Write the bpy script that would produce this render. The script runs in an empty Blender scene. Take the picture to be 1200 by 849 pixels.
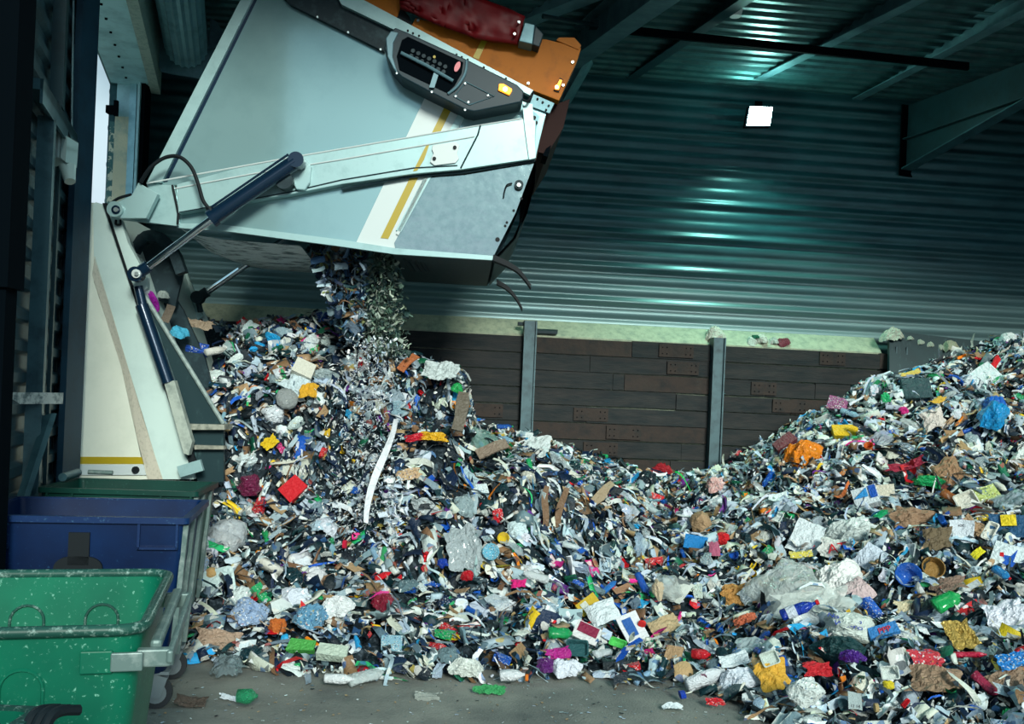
import bpy, bmesh, math, random
import numpy as np
from mathutils import Vector, Matrix, noise

random.seed(11); rng = np.random.default_rng(11)
SC = bpy.context.scene
COL = SC.collection
PI = math.pi

# ------------------------------------------------------------------ camera frame
FOC, CX, HY, ROLL, EYE = 1070.0, 600.0, 470.0, 0.043, 2.07
CR, SR = math.cos(ROLL), math.sin(ROLL)

def ray(px, py):
    u, v = px - CX, py - HY
    return Vector(((u*CR + v*SR)/FOC, 1.0, -(v*CR - u*SR)/FOC))
O = Vector((0, 0, EYE))
def P(px, py, Y):
    return O + ray(px, py)*Y
def Fz(px, py, z=0.0):
    d = ray(px, py); return O + d*((z-EYE)/d.z)
def plane(px, py, a, b, off=0.0):          # plane Y = a + b*X, moved along its normal by off
    d = ray(px, py); n = Vector((-b, 1, 0)).normalized()
    p0 = Vector((0, a, 0)) + n*off
    return O + d*((p0-O).dot(n)/d.dot(n))
WA, WB = 14.0, 0.10                         # back wall
def BW(px, py, off=0.0): return plane(px, py, WA, WB, off)
TB = 0.055; TA = 9.0 + 3.7*TB               # truck side
TN = Vector((-TB, 1, 0)).normalized(); TU = Vector((1, TB, 0)).normalized()
def T(px, py, w=0.0): return plane(px, py, TA, TB, w)
def LW(Y, off, z):                          # left wall: slanted line
    n = Vector((1, .308, 0)).normalized()
    return Vector((-1.65-.308*Y, Y, z)) + n*off
LDIR = Vector((-.308, 1, 0)).normalized()
LN = Vector((1, .308, 0)).normalized()

# ------------------------------------------------------------------ materials
def newmat(name):
    m = bpy.data.materials.new(name); m.use_nodes = True
    nt = m.node_tree; b = nt.nodes['Principled BSDF']
    return m, nt, b
def N(nt, t, **kw):
    n = nt.nodes.new(t)
    for k, v in kw.items(): setattr(n, k, v)
    return n
def ramp(nt, stops):
    r = N(nt, 'ShaderNodeValToRGB'); e = r.color_ramp.elements
    while len(e) < len(stops): e.new(0.5)
    for i, (p, c) in enumerate(stops):
        e[i].position = p; e[i].color = (*c, 1) if len(c) == 3 else c
    return r
def c4(c): return (c[0], c[1], c[2], 1)
def mat(name, col, rough=.5, metal=0, dirt=None, dscale=3, damt=(.45, .7), bump=0, bscale=40, stretch=None, spec=.5, coat=0):
    m, nt, b = newmat(name)
    b.inputs['Base Color'].default_value = c4(col)
    b.inputs['Roughness'].default_value = rough; b.inputs['Metallic'].default_value = metal
    b.inputs['Specular IOR Level'].default_value = spec
    b.inputs['Coat Weight'].default_value = coat
    tc = N(nt, 'ShaderNodeTexCoord'); mp = N(nt, 'ShaderNodeMapping')
    nt.links.new(tc.outputs['Object'], mp.inputs[0])
    if stretch: mp.inputs['Scale'].default_value = stretch
    if dirt:
        no = N(nt, 'ShaderNodeTexNoise'); no.inputs['Scale'].default_value = dscale; no.inputs['Detail'].default_value = 8
        no.inputs['Roughness'].default_value = .65
        nt.links.new(mp.outputs[0], no.inputs[0])
        r = ramp(nt, [(damt[0], col), (damt[1], dirt)]); nt.links.new(no.outputs[0], r.inputs[0])
        nt.links.new(r.outputs[0], b.inputs['Base Color'])
    if bump:
        n2 = N(nt, 'ShaderNodeTexNoise'); n2.inputs['Scale'].default_value = bscale; n2.inputs['Detail'].default_value = 5
        nt.links.new(mp.outputs[0], n2.inputs[0])
        bp = N(nt, 'ShaderNodeBump'); bp.inputs['Strength'].default_value = bump; bp.inputs['Distance'].default_value = .02
        nt.links.new(n2.outputs[0], bp.inputs['Height']); nt.links.new(bp.outputs[0], b.inputs['Normal'])
    return m
def emis(name, col, s):
    m, nt, b = newmat(name)
    b.inputs['Base Color'].default_value = c4(col)
    b.inputs['Emission Color'].default_value = c4(col); b.inputs['Emission Strength'].default_value = s
    return m

M = {}
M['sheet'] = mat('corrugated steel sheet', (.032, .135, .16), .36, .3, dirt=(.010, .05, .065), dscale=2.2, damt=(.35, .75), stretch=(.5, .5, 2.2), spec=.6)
def add_bounce_dust(m, z0, z1, col):
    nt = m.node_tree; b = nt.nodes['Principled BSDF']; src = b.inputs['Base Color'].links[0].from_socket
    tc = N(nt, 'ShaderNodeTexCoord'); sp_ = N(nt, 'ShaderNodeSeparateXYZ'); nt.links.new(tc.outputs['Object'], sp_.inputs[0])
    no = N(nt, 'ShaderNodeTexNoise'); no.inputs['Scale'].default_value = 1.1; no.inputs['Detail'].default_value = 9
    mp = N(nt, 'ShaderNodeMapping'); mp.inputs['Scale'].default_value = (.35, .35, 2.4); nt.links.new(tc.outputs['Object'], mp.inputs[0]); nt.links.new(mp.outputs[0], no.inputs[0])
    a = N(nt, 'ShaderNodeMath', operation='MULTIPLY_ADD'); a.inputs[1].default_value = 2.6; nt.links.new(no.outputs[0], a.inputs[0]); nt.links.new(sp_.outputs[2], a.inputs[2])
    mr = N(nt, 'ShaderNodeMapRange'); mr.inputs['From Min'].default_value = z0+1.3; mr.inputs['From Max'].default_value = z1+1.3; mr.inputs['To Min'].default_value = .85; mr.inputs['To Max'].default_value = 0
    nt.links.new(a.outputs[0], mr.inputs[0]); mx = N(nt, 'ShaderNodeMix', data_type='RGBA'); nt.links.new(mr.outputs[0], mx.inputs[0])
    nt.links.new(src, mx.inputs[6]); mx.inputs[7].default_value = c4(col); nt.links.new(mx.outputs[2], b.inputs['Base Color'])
add_bounce_dust(M['sheet'], 3.1, 5.0, (.17, .28, .285))  # bounced daylight painted into the colour along with pale dust, fading upward
M['sheet_up'] = mat('roof sheet', (.05, .14, .15), .34, .4, dirt=(.02, .05, .06), dscale=2.5)
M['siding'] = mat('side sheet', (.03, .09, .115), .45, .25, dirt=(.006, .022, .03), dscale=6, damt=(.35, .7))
M['conc'] = mat('ledge concrete', (.42, .46, .33), .85, 0, dirt=(.22, .27, .21), dscale=9, damt=(.4, .72), bump=.4)
M['plank'] = mat('old timber', (.034, .034, .034), .8, 0, spec=.25, dirt=(.014, .02, .023), dscale=4, damt=(.35, .65), bump=.35, bscale=18, stretch=(.6, .6, 3))
M['plank2'] = mat('brown timber patch', (.042, .032, .028), .8, 0, spec=.25, dirt=(.02, .022, .023), dscale=6, bump=.35, bscale=22)
M['post'] = mat('wall post steel', (.07, .13, .15), .5, .3, dirt=(.035, .06, .07), dscale=6)
M['floor'] = mat('yard concrete', (.26, .265, .235), .8, 0, dirt=(.11, .12, .115), dscale=1.3, damt=(.35, .68), bump=.5, bscale=60)
M['dark'] = mat('dark column steel', (.004, .022, .042), .6, .1, spec=.25, dirt=(.002, .01, .02), dscale=3)
M['dark2'] = mat('column flange steel', (.01, .045, .08), .55, .1, spec=.3, dirt=(.006, .024, .045), dscale=3)
M['black'] = mat('black steel', (.001, .003, .005), .8, spec=.03)
M['girt'] = mat('girt steel', (.05, .13, .16), .4, .3, dirt=(.02, .06, .08), dscale=5)
M['galv'] = mat('galvanised beam', (.13, .26, .3), .42, .35, dirt=(.06, .14, .17), dscale=4, damt=(.4, .7))
M['purlin'] = mat('purlin steel', (.018, .06, .075), .45, .3, dirt=(.015, .04, .05), dscale=4)
M['cream'] = mat('cream render', (.62, .6, .44), .8, 0, dirt=(.2, .36, .34), dscale=3, damt=(.5, .75), bump=.3)
M['lintel'] = mat('pale steel reveal', (.36, .62, .68), .45, .1, dirt=(.2, .38, .44), dscale=3)
M['drum'] = mat('roller slats', (.3, .55, .62), .3, .4, dirt=(.15, .32, .38), dscale=3)
M['body'] = mat('truck cream paint', (.80, .84, .72), .4, 0, dirt=(.68, .73, .62), dscale=2, damt=(.45, .75), coat=.3)
M['body2'] = mat('truck pale paint', (.60, .76, .72), .38, 0, dirt=(.5, .65, .62), dscale=2, coat=.3)
M['body3'] = mat('truck dusty bevel paint', (.74, .70, .58), .5, 0, dirt=(.5, .48, .38), dscale=30, damt=(.5, .75))
M['shell'] = mat('tailgate silver paint', (.33, .54, .56), .14, .45, dirt=(.27, .46, .48), dscale=1.5, damt=(.45, .7), coat=.5)
M['arm'] = mat('lift arm silver paint', (.34, .53, .54), .35, .2, dirt=(.25, .41, .42), dscale=5, damt=(.5, .75), coat=.3)
M['white'] = mat('white band', (.60, .68, .68), .35, 0, coat=.3)
M['gold'] = mat('reflective yellow stripe', (.42, .31, .01), .4)
M['inox'] = mat('polished steel plate', (.40, .52, .51), .1, .95, dirt=(.3, .42, .42), dscale=12, damt=(.4, .7), bump=.25, bscale=5)
M['chrome'] = mat('chrome rod', (.75, .82, .88), .08, 1)
M['navy'] = mat('navy cylinder paint', (.005, .024, .055), .25, .3, coat=.4)
M['blacksteel'] = mat('grimy dark steel', (.008, .024, .032), .55, .1, spec=.3, dirt=(.03, .065, .075), dscale=10, damt=(.5, .75))
M['wing'] = mat('worn dark plate', (.012, .038, .045), .45, .1, spec=.35, dirt=(.05, .11, .115), dscale=14, damt=(.58, .72), stretch=(1, 1, .3))
M['rubber'] = mat('black rubber', (.003, .007, .01), .6, spec=.25)
M['console'] = mat('console plastic', (.006, .026, .038), .45, 0, spec=.3)
M['console_l'] = mat('console light edge', (.10, .2, .24), .4, .2)
M['orange'] = mat('orange paint', (.42, .125, .003), .6, 0, spec=.3, dirt=(.28, .085, .004), dscale=8, damt=(.5, .78))
M['red'] = mat('red tarpaulin', (.17, .003, .006), .5, 0, spec=.35, dirt=(.09, .002, .004), dscale=4)
M['darkred'] = mat('dark red steel', (.02, .005, .004), .7, spec=.2)
M['amber'] = emis('amber lamp', (1, .3, .02), 2.2)
M['amber_core'] = emis('amber lamp core', (1, .75, .25), 9)
M['flood'] = emis('floodlight glass', (.72, 1, .95), 30)
M['boltm'] = mat('bolt steel', (.5, .6, .6), .3, .7)
M['pink'] = mat('pink button', (.75, .22, .25), .5)
M['lampgrey'] = mat('lamp housing grey', (.3, .42, .42), .5)
M['glass'] = mat('lamp lens', (.35, .5, .5), .1, 0)

def bin_mat(name, col, scuff, dark, sc=(.60, .66)):
    m, nt, b = newmat(name); b.inputs['Roughness'].default_value = .42; b.inputs['Specular IOR Level'].default_value = .3
    tc = N(nt, 'ShaderNodeTexCoord')
    n1 = N(nt, 'ShaderNodeTexNoise'); n1.inputs['Scale'].default_value = 48; n1.inputs['Detail'].default_value = 6; n1.inputs['Roughness'].default_value = .7
    n2 = N(nt, 'ShaderNodeTexNoise'); n2.inputs['Scale'].default_value = 2.2; n2.inputs['Detail'].default_value = 6
    for n in (n1, n2): nt.links.new(tc.outputs['Object'], n.inputs[0])
    r2 = ramp(nt, [(.35, col), (.7, dark)]); nt.links.new(n2.outputs[0], r2.inputs[0])
    r1 = ramp(nt, [(sc[0], (0, 0, 0)), (sc[1], (1, 1, 1))]); nt.links.new(n1.outputs[0], r1.inputs[0])
    mx = N(nt, 'ShaderNodeMix', data_type='RGBA'); nt.links.new(r1.outputs[0], mx.inputs[0])
    nt.links.new(r2.outputs[0], mx.inputs[6]); mx.inputs[7].default_value = c4(scuff)
    nt.links.new(mx.outputs[2], b.inputs['Base Color'])
    return m
M['bin_g'] = bin_mat('scuffed green plastic', (.002, .16, .088), (.2, .5, .38), (.0015, .075, .048), (.60, .69))
M['bin_rim'] = bin_mat('worn green rim', (.015, .08, .06), (.28, .42, .37), (.008, .04, .035), (.53, .72))
M['bin_b'] = bin_mat('scuffed blue plastic', (.0002, .018, .08), (.015, .07, .16), (.0002, .006, .032), (.62, .74))
M['bin_b2'] = bin_mat('worn blue rim', (.002, .025, .10), (.06, .16, .28), (.001, .012, .06), (.58, .72))
M['bin_d'] = bin_mat('dark green plastic', (.003, .05, .038), (.05, .16, .13), (.002, .028, .022), (.62, .74))
M['bin_grey'] = mat('worn grey rail', (.13, .2, .19), .45, .2, dirt=(.35, .42, .4), dscale=12, damt=(.5, .75))
M['tyre'] = mat('caster tyre', (.02, .025, .03), .6)
M['hub'] = mat('caster hub', (.3, .36, .38), .4, .5)

def litter_mat(name, attr, rough=.45, pattern=True, alpha=1.0, metal=0.0, coat=0.0, bump=.5):
    """each piece keeps its own flat colour (object colour, or a per-piece attribute), with printed patches"""
    m, nt, b = newmat(name)
    b.inputs['Roughness'].default_value = rough; b.inputs['Alpha'].default_value = alpha
    b.inputs['Metallic'].default_value = metal; b.inputs['Coat Weight'].default_value = coat; b.inputs['Specular IOR Level'].default_value = .35
    if attr:
        a = N(nt, 'ShaderNodeAttribute', attribute_name='col'); src = a.outputs['Color']
    else:
        a = N(nt, 'ShaderNodeObjectInfo'); src = a.outputs['Color']
    if pattern:
        tc = N(nt, 'ShaderNodeTexCoord')
        if attr:
            vec = tc.outputs['Object']
        else:
            mp = N(nt, 'ShaderNodeVectorMath', operation='ADD')
            nt.links.new(tc.outputs['Object'], mp.inputs[0]); nt.links.new(a.outputs['Random'], mp.inputs[1]); vec = mp.outputs[0]
        vo = N(nt, 'ShaderNodeTexVoronoi'); vo.inputs['Scale'].default_value = 20
        nt.links.new(vec, vo.inputs['Vector'])
        sep = N(nt, 'ShaderNodeSeparateColor'); nt.links.new(vo.outputs['Color'], sep.inputs[0])
        r = ramp(nt, [(0, (0, 0, 0)), (.80, (0, 0, 0)), (.82, (.75, .75, .75)), (1, (.75, .75, .75))]); r.color_ramp.interpolation = 'CONSTANT'
        nt.links.new(sep.outputs[0], r.inputs[0])
        pal = ramp(nt, [(0, (.03, .05, .07)), (.25, (.8, .83, .82)), (.5, (.05, .15, .35)), (.68, (.7, .7, .65)), (.92, (.35, .08, .06)), (.96, (.5, .4, .1))])
        pal.color_ramp.interpolation = 'CONSTANT'; nt.links.new(sep.outputs[1], pal.inputs[0])
        mx = N(nt, 'ShaderNodeMix', data_type='RGBA'); nt.links.new(r.outputs[0], mx.inputs[0])
        nt.links.new(src, mx.inputs[6]); nt.links.new(pal.outputs[0], mx.inputs[7]); src = mx.outputs[2]
    nt.links.new(src, b.inputs['Base Color'])
    if bump:
        t2 = N(nt, 'ShaderNodeTexCoord'); nz = N(nt, 'ShaderNodeTexNoise'); nz.inputs['Scale'].default_value = 34 if attr else 7; nz.inputs['Detail'].default_value = 4
        nz.inputs['Distortion'].default_value = 1.2
        bp = N(nt, 'ShaderNodeBump'); bp.inputs['Strength'].default_value = bump; bp.inputs['Distance'].default_value = .03 if attr else .12
        nt.links.new(t2.outputs['Object'], nz.inputs[0]); nt.links.new(nz.outputs[0], bp.inputs['Height']); nt.links.new(bp.outputs[0], b.inputs['Normal'])
    return m
M['lit_attr'] = litter_mat('mixed litter', True, .45)
M['lit_attr_plain'] = litter_mat('falling litter', True, .5, pattern=False)
M['lit_print'] = litter_mat('printed wrapper', False, .35, True, coat=.2)
M['lit_plain'] = litter_mat('plain paper or plastic', False, .5, False)
M['lit_gloss'] = litter_mat('glossy plastic', False, .18, False, coat=.4)
M['lit_film'] = litter_mat('clear film', False, .15, False, alpha=.62)
M['lit_bottle'] = litter_mat('thin bottle plastic', False, .12, False, alpha=.78, coat=.5)
M['lit_metal'] = litter_mat('can metal', False, .28, False, metal=.6)
M['capc'] = mat('bottle cap', (.6, .01, .02), .4)
M['capb'] = mat('blue bottle cap', (.01, .06, .5), .4)
M['ink'] = mat('dark blue ink', (.01, .04, .35), .6)
M['inkred'] = mat('red ink', (.6, .01, .02), .6)
M['inkdark'] = mat('dark print', (.03, .03, .04), .6)
M['labelw'] = mat('white label', (.8, .82, .82), .5)

# ------------------------------------------------------------------ mesh helpers
class MB:
    def __init__(s): s.v, s.f = [], []
    def add(s, vs, fs):
        b = len(s.v); s.v += [tuple(v) for v in vs]; s.f += [tuple(i+b for i in f) for f in fs]; return s
    def box8(s, lo, hi):          # two quads of 4 points
        return s.add(list(lo)+list(hi), [(3, 2, 1, 0), (4, 5, 6, 7), (0, 1, 5, 4), (1, 2, 6, 5), (2, 3, 7, 6), (3, 0, 4, 7)])
    def box(s, c, d, mtx=None):
        x, y, z = d[0]/2, d[1]/2, d[2]/2
        p = [Vector(q) for q in ((-x, -y, -z), (x, -y, -z), (x, y, -z), (-x, y, -z), (-x, -y, z), (x, -y, z), (x, y, z), (-x, y, z))]
        p = [(mtx @ q if mtx else q) + Vector(c) for q in p]
        return s.box8(p[:4], p[4:])
    def prism(s, pts, off):       # polygon (3d) extruded by vector
        n = len(pts); a = [Vector(p) for p in pts]; b = [p+off for p in a]
        return s.add(a+b, [tuple(range(n))[::-1], tuple(range(n, 2*n))] + [(i, (i+1) % n, n+(i+1) % n, n+i) for i in range(n)])
    def bar(s, a, b, wv, hv):     # box along a-b with half vectors
        a, b, wv, hv = Vector(a), Vector(b), Vector(wv), Vector(hv)
        return s.box8([a-wv-hv, a+wv-hv, a+wv+hv, a-wv+hv], [b-wv-hv, b+wv-hv, b+wv+hv, b-wv+hv])
    def tube(s, pts, r, n=10, closed=False, caps=True):
        pts = [Vector(p) for p in pts]; m = len(pts); rs = r if isinstance(r, (list, tuple)) else [r]*m
        up = Vector((0, 0, 1)); ring = []; prev = None
        for i, p in enumerate(pts):
            if closed: t = pts[(i+1) % m]-pts[i-1]
            else: t = pts[min(i+1, m-1)]-pts[max(i-1, 0)]
            t.normalize()
            if prev is None:
                a = t.cross(up); a = a if a.length > .05 else t.cross(Vector((1, 0, 0)))
            else: a = prev - t*prev.dot(t)
            a.normalize(); prev = a; b = t.cross(a)
            ring += [p + a*math.cos(2*PI*k/n)*rs[i] + b*math.sin(2*PI*k/n)*rs[i] for k in range(n)]
        fs = []
        for i in range(m if closed else m-1):
            j = (i+1) % m
            fs += [(i*n+k, i*n+(k+1) % n, j*n+(k+1) % n, j*n+k) for k in range(n)]
        if not closed and caps: fs += [tuple(range(n))[::-1], tuple(range((m-1)*n, m*n))]
        return s.add(ring, fs)
    def disc(s, c, ax, r, h, n=20):
        c, ax = Vector(c), Vector(ax).normalized(); return s.tube([c-ax*h/2, c+ax*h/2], r, n)
    def build(s, name, m, parent=None, smooth=False, bevel=0, **props):
        me = bpy.data.meshes.new(name); me.from_pydata(s.v, [], s.f); me.validate()
        bm = bmesh.new(); bm.from_mesh(me); bmesh.ops.recalc_face_normals(bm, faces=bm.faces); bm.to_mesh(me); bm.free()
        o = bpy.data.objects.new(name, me); COL.objects.link(o)
        me.materials.append(m)
        if smooth:
            me.polygons.foreach_set('use_smooth', [True]*len(me.polygons))
            e = o.modifiers.new('e', 'EDGE_SPLIT'); e.split_angle = math.radians(40)
        if bevel:
            b = o.modifiers.new('b', 'BEVEL'); b.width = bevel; b.segments = 2; b.limit_method = 'ANGLE'; b.angle_limit = .6
        if parent: o.parent = parent
        for k, v in props.items(): o[k] = v
        return o
def struct(name, mb, m, **k): return mb.build(name, m, kind='structure', **k)
def thing(name, label, cat, loc=(0, 0, 0), group=None):
    o = bpy.data.objects.new(name, None); COL.objects.link(o); o.location = loc; o.empty_display_size = .2
    o['label'] = label; o['category'] = cat
    if group: o['group'] = group
    return o
def reparent(root):      # parts are modelled in world space: keep them there under a placed empty
    inv = Matrix.Translation(-Vector(root.location))
    for c in root.children: c.matrix_parent_inverse = inv
def tag(o, label, cat, group=None):
    o['label'] = label; o['category'] = cat
    if group: o['group'] = group
    return o
def catmull(pts, n=8):
    pts = [Vector(p) for p in pts]; out = []
    for i in range(len(pts)-1):
        a, b, c, d = pts[max(i-1, 0)], pts[i], pts[i+1], pts[min(i+2, len(pts)-1)]
        for k in range(n):
            t = k/n; out.append(.5*((2*b)+(c-a)*t+(2*a-5*b+4*c-d)*t*t+(3*b-a-3*c+d)*t**3))
    return out+[pts[-1]]

# ================================================================== THE BUILDING
ZC = 7.15
WD = Vector((1, WB, 0)).normalized(); WN = Vector((WB, -1, 0)).normalized()   # towards the room
corner = Vector(((-1.65-.308*WA)/(1+.308*WB), 0, 0)); corner.y = WA+WB*corner.x
WLEN = 17.5
def wp(s, off, z): return Vector((corner.x, corner.y, z)) + WD*s + WN*off

def ribbed(name, m, base, du, ulen, vlen, nrm, pitch=.178):
    mb = MB(); K = 8; nrib = int(vlen/pitch)+1; prof = []
    for i in range(nrib*K+1):
        v = i*pitch/K
        if v > vlen: break
        major = (i//K) % 3 == 0; am = .046 if major else .022
        prof.append((v, am*(.5-.5*math.cos(2*PI*(i % K)/K))**(1.0 if major else .6)))
    vs = []
    for v, d in prof: vs += [base+Vector((0, 0, v))+nrm*d, base+du*ulen+Vector((0, 0, v))+nrm*d]
    fs = [(2*i, 2*i+1, 2*i+3, 2*i+2) for i in range(len(prof)-1)]
    mb.add(vs, fs); o = mb.build(name, m, kind='structure'); o.data.polygons.foreach_set('use_smooth', [True]*len(fs)); return o
def corrugated(name, m, base, du, ulen, dv, vlen, nrm, pitch=.17, depth=.035, ku=1):
    mb = MB(); prof = []; v = 0
    while v < vlen:
        for a, d in ((0, 0), (.42, 0), (.55, 1), (.85, 1)): prof.append((v+a*pitch, d*depth))
        v += pitch
    prof = [p for p in prof if p[0] <= vlen]+[(vlen, 0)]
    vs = []
    for (v, d) in prof:
        for i in range(ku+1): vs.append(base+du*(ulen*i/ku)+dv*v+nrm*d)
    fs = [(i*(ku+1)+k, i*(ku+1)+k+1, (i+1)*(ku+1)+k+1, (i+1)*(ku+1)+k) for i in range(len(prof)-1) for k in range(ku)]
    mb.add(vs, fs); return mb.build(name, m, kind='structure')
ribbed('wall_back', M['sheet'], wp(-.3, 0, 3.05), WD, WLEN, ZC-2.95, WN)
# solid lower push wall with the pale ledge on top
L0, L1 = wp(-.3, 0, 0), wp(WLEN, 0, 0)
mb = MB()
sec = [(0, 0), (.30, 0), (.30, 3.07), (.27, 3.10), (0, 3.34)]
a = [wp(-.3, o, z) for o, z in sec]; b = [wp(11.55, o, z) for o, z in sec]
n = len(sec); mb.add(a+b, [tuple(range(n))[::-1], tuple(range(n, 2*n))]+[(i, (i+1) % n, n+(i+1) % n, n+i) for i in range(n)])
struct('trim_1', mb, M['conc'])
# timber boards
posts_px = [(617, 400), (831, 420), (1037, 430)]
def s_at(px, py): return (BW(px, py)-wp(0, 0, 0)).dot(WD)
sp = [s_at(*p) for p in posts_px]
board = MB(); patch = MB(); bolts = MB()
rows = 12; bh = 3.06/rows; segs = [-.3]+sp+[11.5]
for r in range(rows):
    for si in range(len(segs)-1):
        x0, x1 = segs[si], segs[si+1]
        nb = random.choice((1, 2, 2, 3)); cuts = [x0]+sorted(random.uniform(x0+.4, x1-.4) for _ in range(nb-1))+[x1]
        for k in range(nb):
            th = .06+random.uniform(-.008, .012); z0 = r*bh+.006; z1 = (r+1)*bh-random.uniform(.006, .02)
            sag = random.uniform(-.008, .008)
            a, b = cuts[k]+.004, cuts[k+1]-.004
            tgt = patch if random.random() < .16 else board
            tgt.box8([wp(a, .3, z0), wp(b, .3, z0+sag), wp(b, .3+th, z0+sag), wp(a, .3+th, z0)],
                     [wp(a, .3, z1), wp(b, .3, z1+sag), wp(b, .3+th*.9, z1+sag), wp(a, .3+th*.9, z1)])
        if random.random() < .6:
            a = random.uniform(x0+.2, x1-.7); w_ = random.uniform(.35, .6)
            patch.box8([wp(a, .36, r*bh+.03), wp(a+w_, .36, r*bh+.03), wp(a+w_, .385, r*bh+.03), wp(a, .385, r*bh+.03)],
                       [wp(a, .36, r*bh+bh-.03), wp(a+w_, .36, r*bh+bh-.03), wp(a+w_, .385, r*bh+bh-.03), wp(a, .385, r*bh+bh-.03)])
            for bx in (.05, .12, w_-.12, w_-.05):
                for bz in (.08, bh-.08): bolts.disc(wp(a+bx, .39, r*bh+bz), WN, .009, .012, 6)
bw = struct('wall_boards', board, M['plank'])
patch.build('board_patch', M['plank2'], bw); bolts.build('board_bolt', M['black'], bw)
for i, (px, py) in enumerate(posts_px):
    mb = MB(); s = sp[i]; top = 3.27 if i == 0 else 3.16
    for dx in (-.085, .085): mb.box8([wp(s+dx-.01, .3, 0), wp(s+dx+.01, .3, 0), wp(s+dx+.01, .5, 0), wp(s+dx-.01, .5, 0)], [wp(s+dx-.01, .3, top), wp(s+dx+.01, .3, top), wp(s+dx+.01, .5, top), wp(s+dx-.01, .5, top)])
    mb.box8([wp(s-.085, .44, 0), wp(s+.085, .44, 0), wp(s+.085, .46, 0), wp(s-.085, .46, 0)], [wp(s-.085, .44, top), wp(s+.085, .44, top), wp(s+.085, .46, top), wp(s-.085, .46, top)])
    lab = ['grey steel post rising above the pale ledge between timber boards', 'grey steel post in the board wall below the cream bag on the ledge', 'short grey steel post top at the right end of the pale ledge'][i]
    tag(mb.build('wall_post', M['post']), lab, 'post')
# bracket by first post
t = MB(); s = sp[0]
t.box8([wp(s+.1, .02, 3.18), wp(s+.48, .02, 3.18), wp(s+.42, .36, 3.1), wp(s+.1, .36, 3.1)], [wp(s+.1, .02, 3.22), wp(s+.48, .02, 3.22), wp(s+.42, .36, 3.14), wp(s+.1, .36, 3.14)])
t.box8([wp(s-.18, .3, 3.2), wp(s-.1, .3, 3.2), wp(s-.1, .4, 3.2), wp(s-.18, .4, 3.2)], [wp(s-.18, .3, 3.25), wp(s-.1, .3, 3.25), wp(s-.1, .4, 3.25), wp(s-.18, .4, 3.25)])
tag(t.build('fixing_bracket', M['blacksteel']), 'dark steel bracket lying across the pale ledge beside the first wall post', 'bracket')
# right of the ledge: dark leaning board
mb = MB()
q = [BW(1040, 388, -.35), BW(1215, 408, -.35), BW(1240, 470, -.55), BW(1040, 445, -.55)]
mb.prism(q, WN*.06); tag(mb.build('wall_sheet', M['wing']), 'dark flat steel sheet against the wall right of the pale ledge', 'sheet')
mb = MB(); mb.box8([wp(11.5, 0, 0), wp(WLEN, 0, 0), wp(WLEN, .3, 0), wp(11.5, .3, 0)], [wp(11.5, 0, 3.05), wp(WLEN, 0, 3.05), wp(WLEN, .3, 3.05), wp(11.5, .3, 3.05)])
struct('wall_back_base', mb, M['wing'])

# floor / ceiling / right wall
mb = MB(); mb.box((2, 5, -.1), (44, 34, .2)); struct('floor', mb, M['floor'])
c0 = wp(-.4, 0, ZC)
corrugated('ceiling', M['sheet_up'], wp(-.6, .0, ZC), WD, WLEN+.6, WN, 8.4, Vector((0, 0, -1)), pitch=.22, depth=.03)
mb = MB(); e = wp(WLEN-.1, 0, 0); e2 = wp(WLEN-.1, 8.4, 0)
mb.box8([e, e+WD*.15, e2+WD*.15, e2], [v+Vector((0, 0, ZC)) for v in (e, e+WD*.15, e2+WD*.15, e2)])
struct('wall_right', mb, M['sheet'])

# left wall near part (siding), with door opening from Y=8.5 to 12.3
YN0, YN1, YF0 = 4.8, 8.7, 12.35
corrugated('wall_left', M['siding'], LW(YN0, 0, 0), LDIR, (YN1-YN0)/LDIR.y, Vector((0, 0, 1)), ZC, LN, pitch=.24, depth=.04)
mb = MB()
def lbox(mb, Y0, Y1, o0, o1, z0, z1):
    lo = [LW(Y0, o0, z0), LW(Y1, o0, z0), LW(Y1, o1, z0), LW(Y0, o1, z0)]
    return mb.box8(lo, [v+Vector((0, 0, z1-z0)) for v in lo])
lbox(mb, YF0, 14.45, -.15, 0, 0, ZC); lbox(mb, YN1, YF0, -.15, 0, 6.1, ZC)
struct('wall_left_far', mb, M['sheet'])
# left wall framing
mb = MB()
lbox(mb, 6.7, 8.2, .04, .16, 4.22, 4.30); lbox(mb, 6.7, 8.2, .14, .16, 4.12, 4.30)
tag(mb.build('wall_rail', M['girt']), 'pale horizontal steel rail on the dark left wall beside the lamp', 'rail')
for (Y, w, o, z0, z1, m, lab) in ((7.15, .09, .12, 0, 4.15, 'girt', 'narrow upright steel stud on the left wall below the rail'),
                                  (7.55, .11, .1, 4.35, ZC, 'purlin', 'dark upright stud on the left wall above the rail'),
                                  (7.95, .06, .03, 0, ZC, 'purlin', 'thin dark upright channel beside the big left column')):
    mb = MB(); lbox(mb, Y, Y+w, .04, .04+o, z0, z1); tag(mb.build('wall_stud', M[m]), lab, 'stud')
mb = MB(); mb.bar(P(59, 486, 7.3), P(8, 640, 6.7), LN*.02, Vector((.03, 0, .01)))
tag(mb.build('diagonal_brace', M['girt']), 'slanting steel brace on the left wall under the white bar', 'brace')
mb = MB(); a, b = P(12, 467, 6.9), P(72, 467, 7.4); mb.bar(a, b, Vector((0, .03, 0)), Vector((0, 0, .045)))
tag(mb.build('white_bar', mat('flaking white bar', (.6, .66, .62), .7, 0, dirt=(.16, .22, .22), dscale=14, damt=(.45, .6))), 'flaking white horizontal bar sticking out from the left wall', 'bar')
nc = thing('steel_column', 'near black column with a boxed upper part at the far left edge', 'column', (P(2, 600, 5.3).x-.12, 5.35, 0))
mb = MB(); mb.box((P(1, 600, 5.3).x-.12, 5.35, 1.3), (.2, .12, 2.6)); mb.build('lower_post', M['black'], nc)
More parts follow.
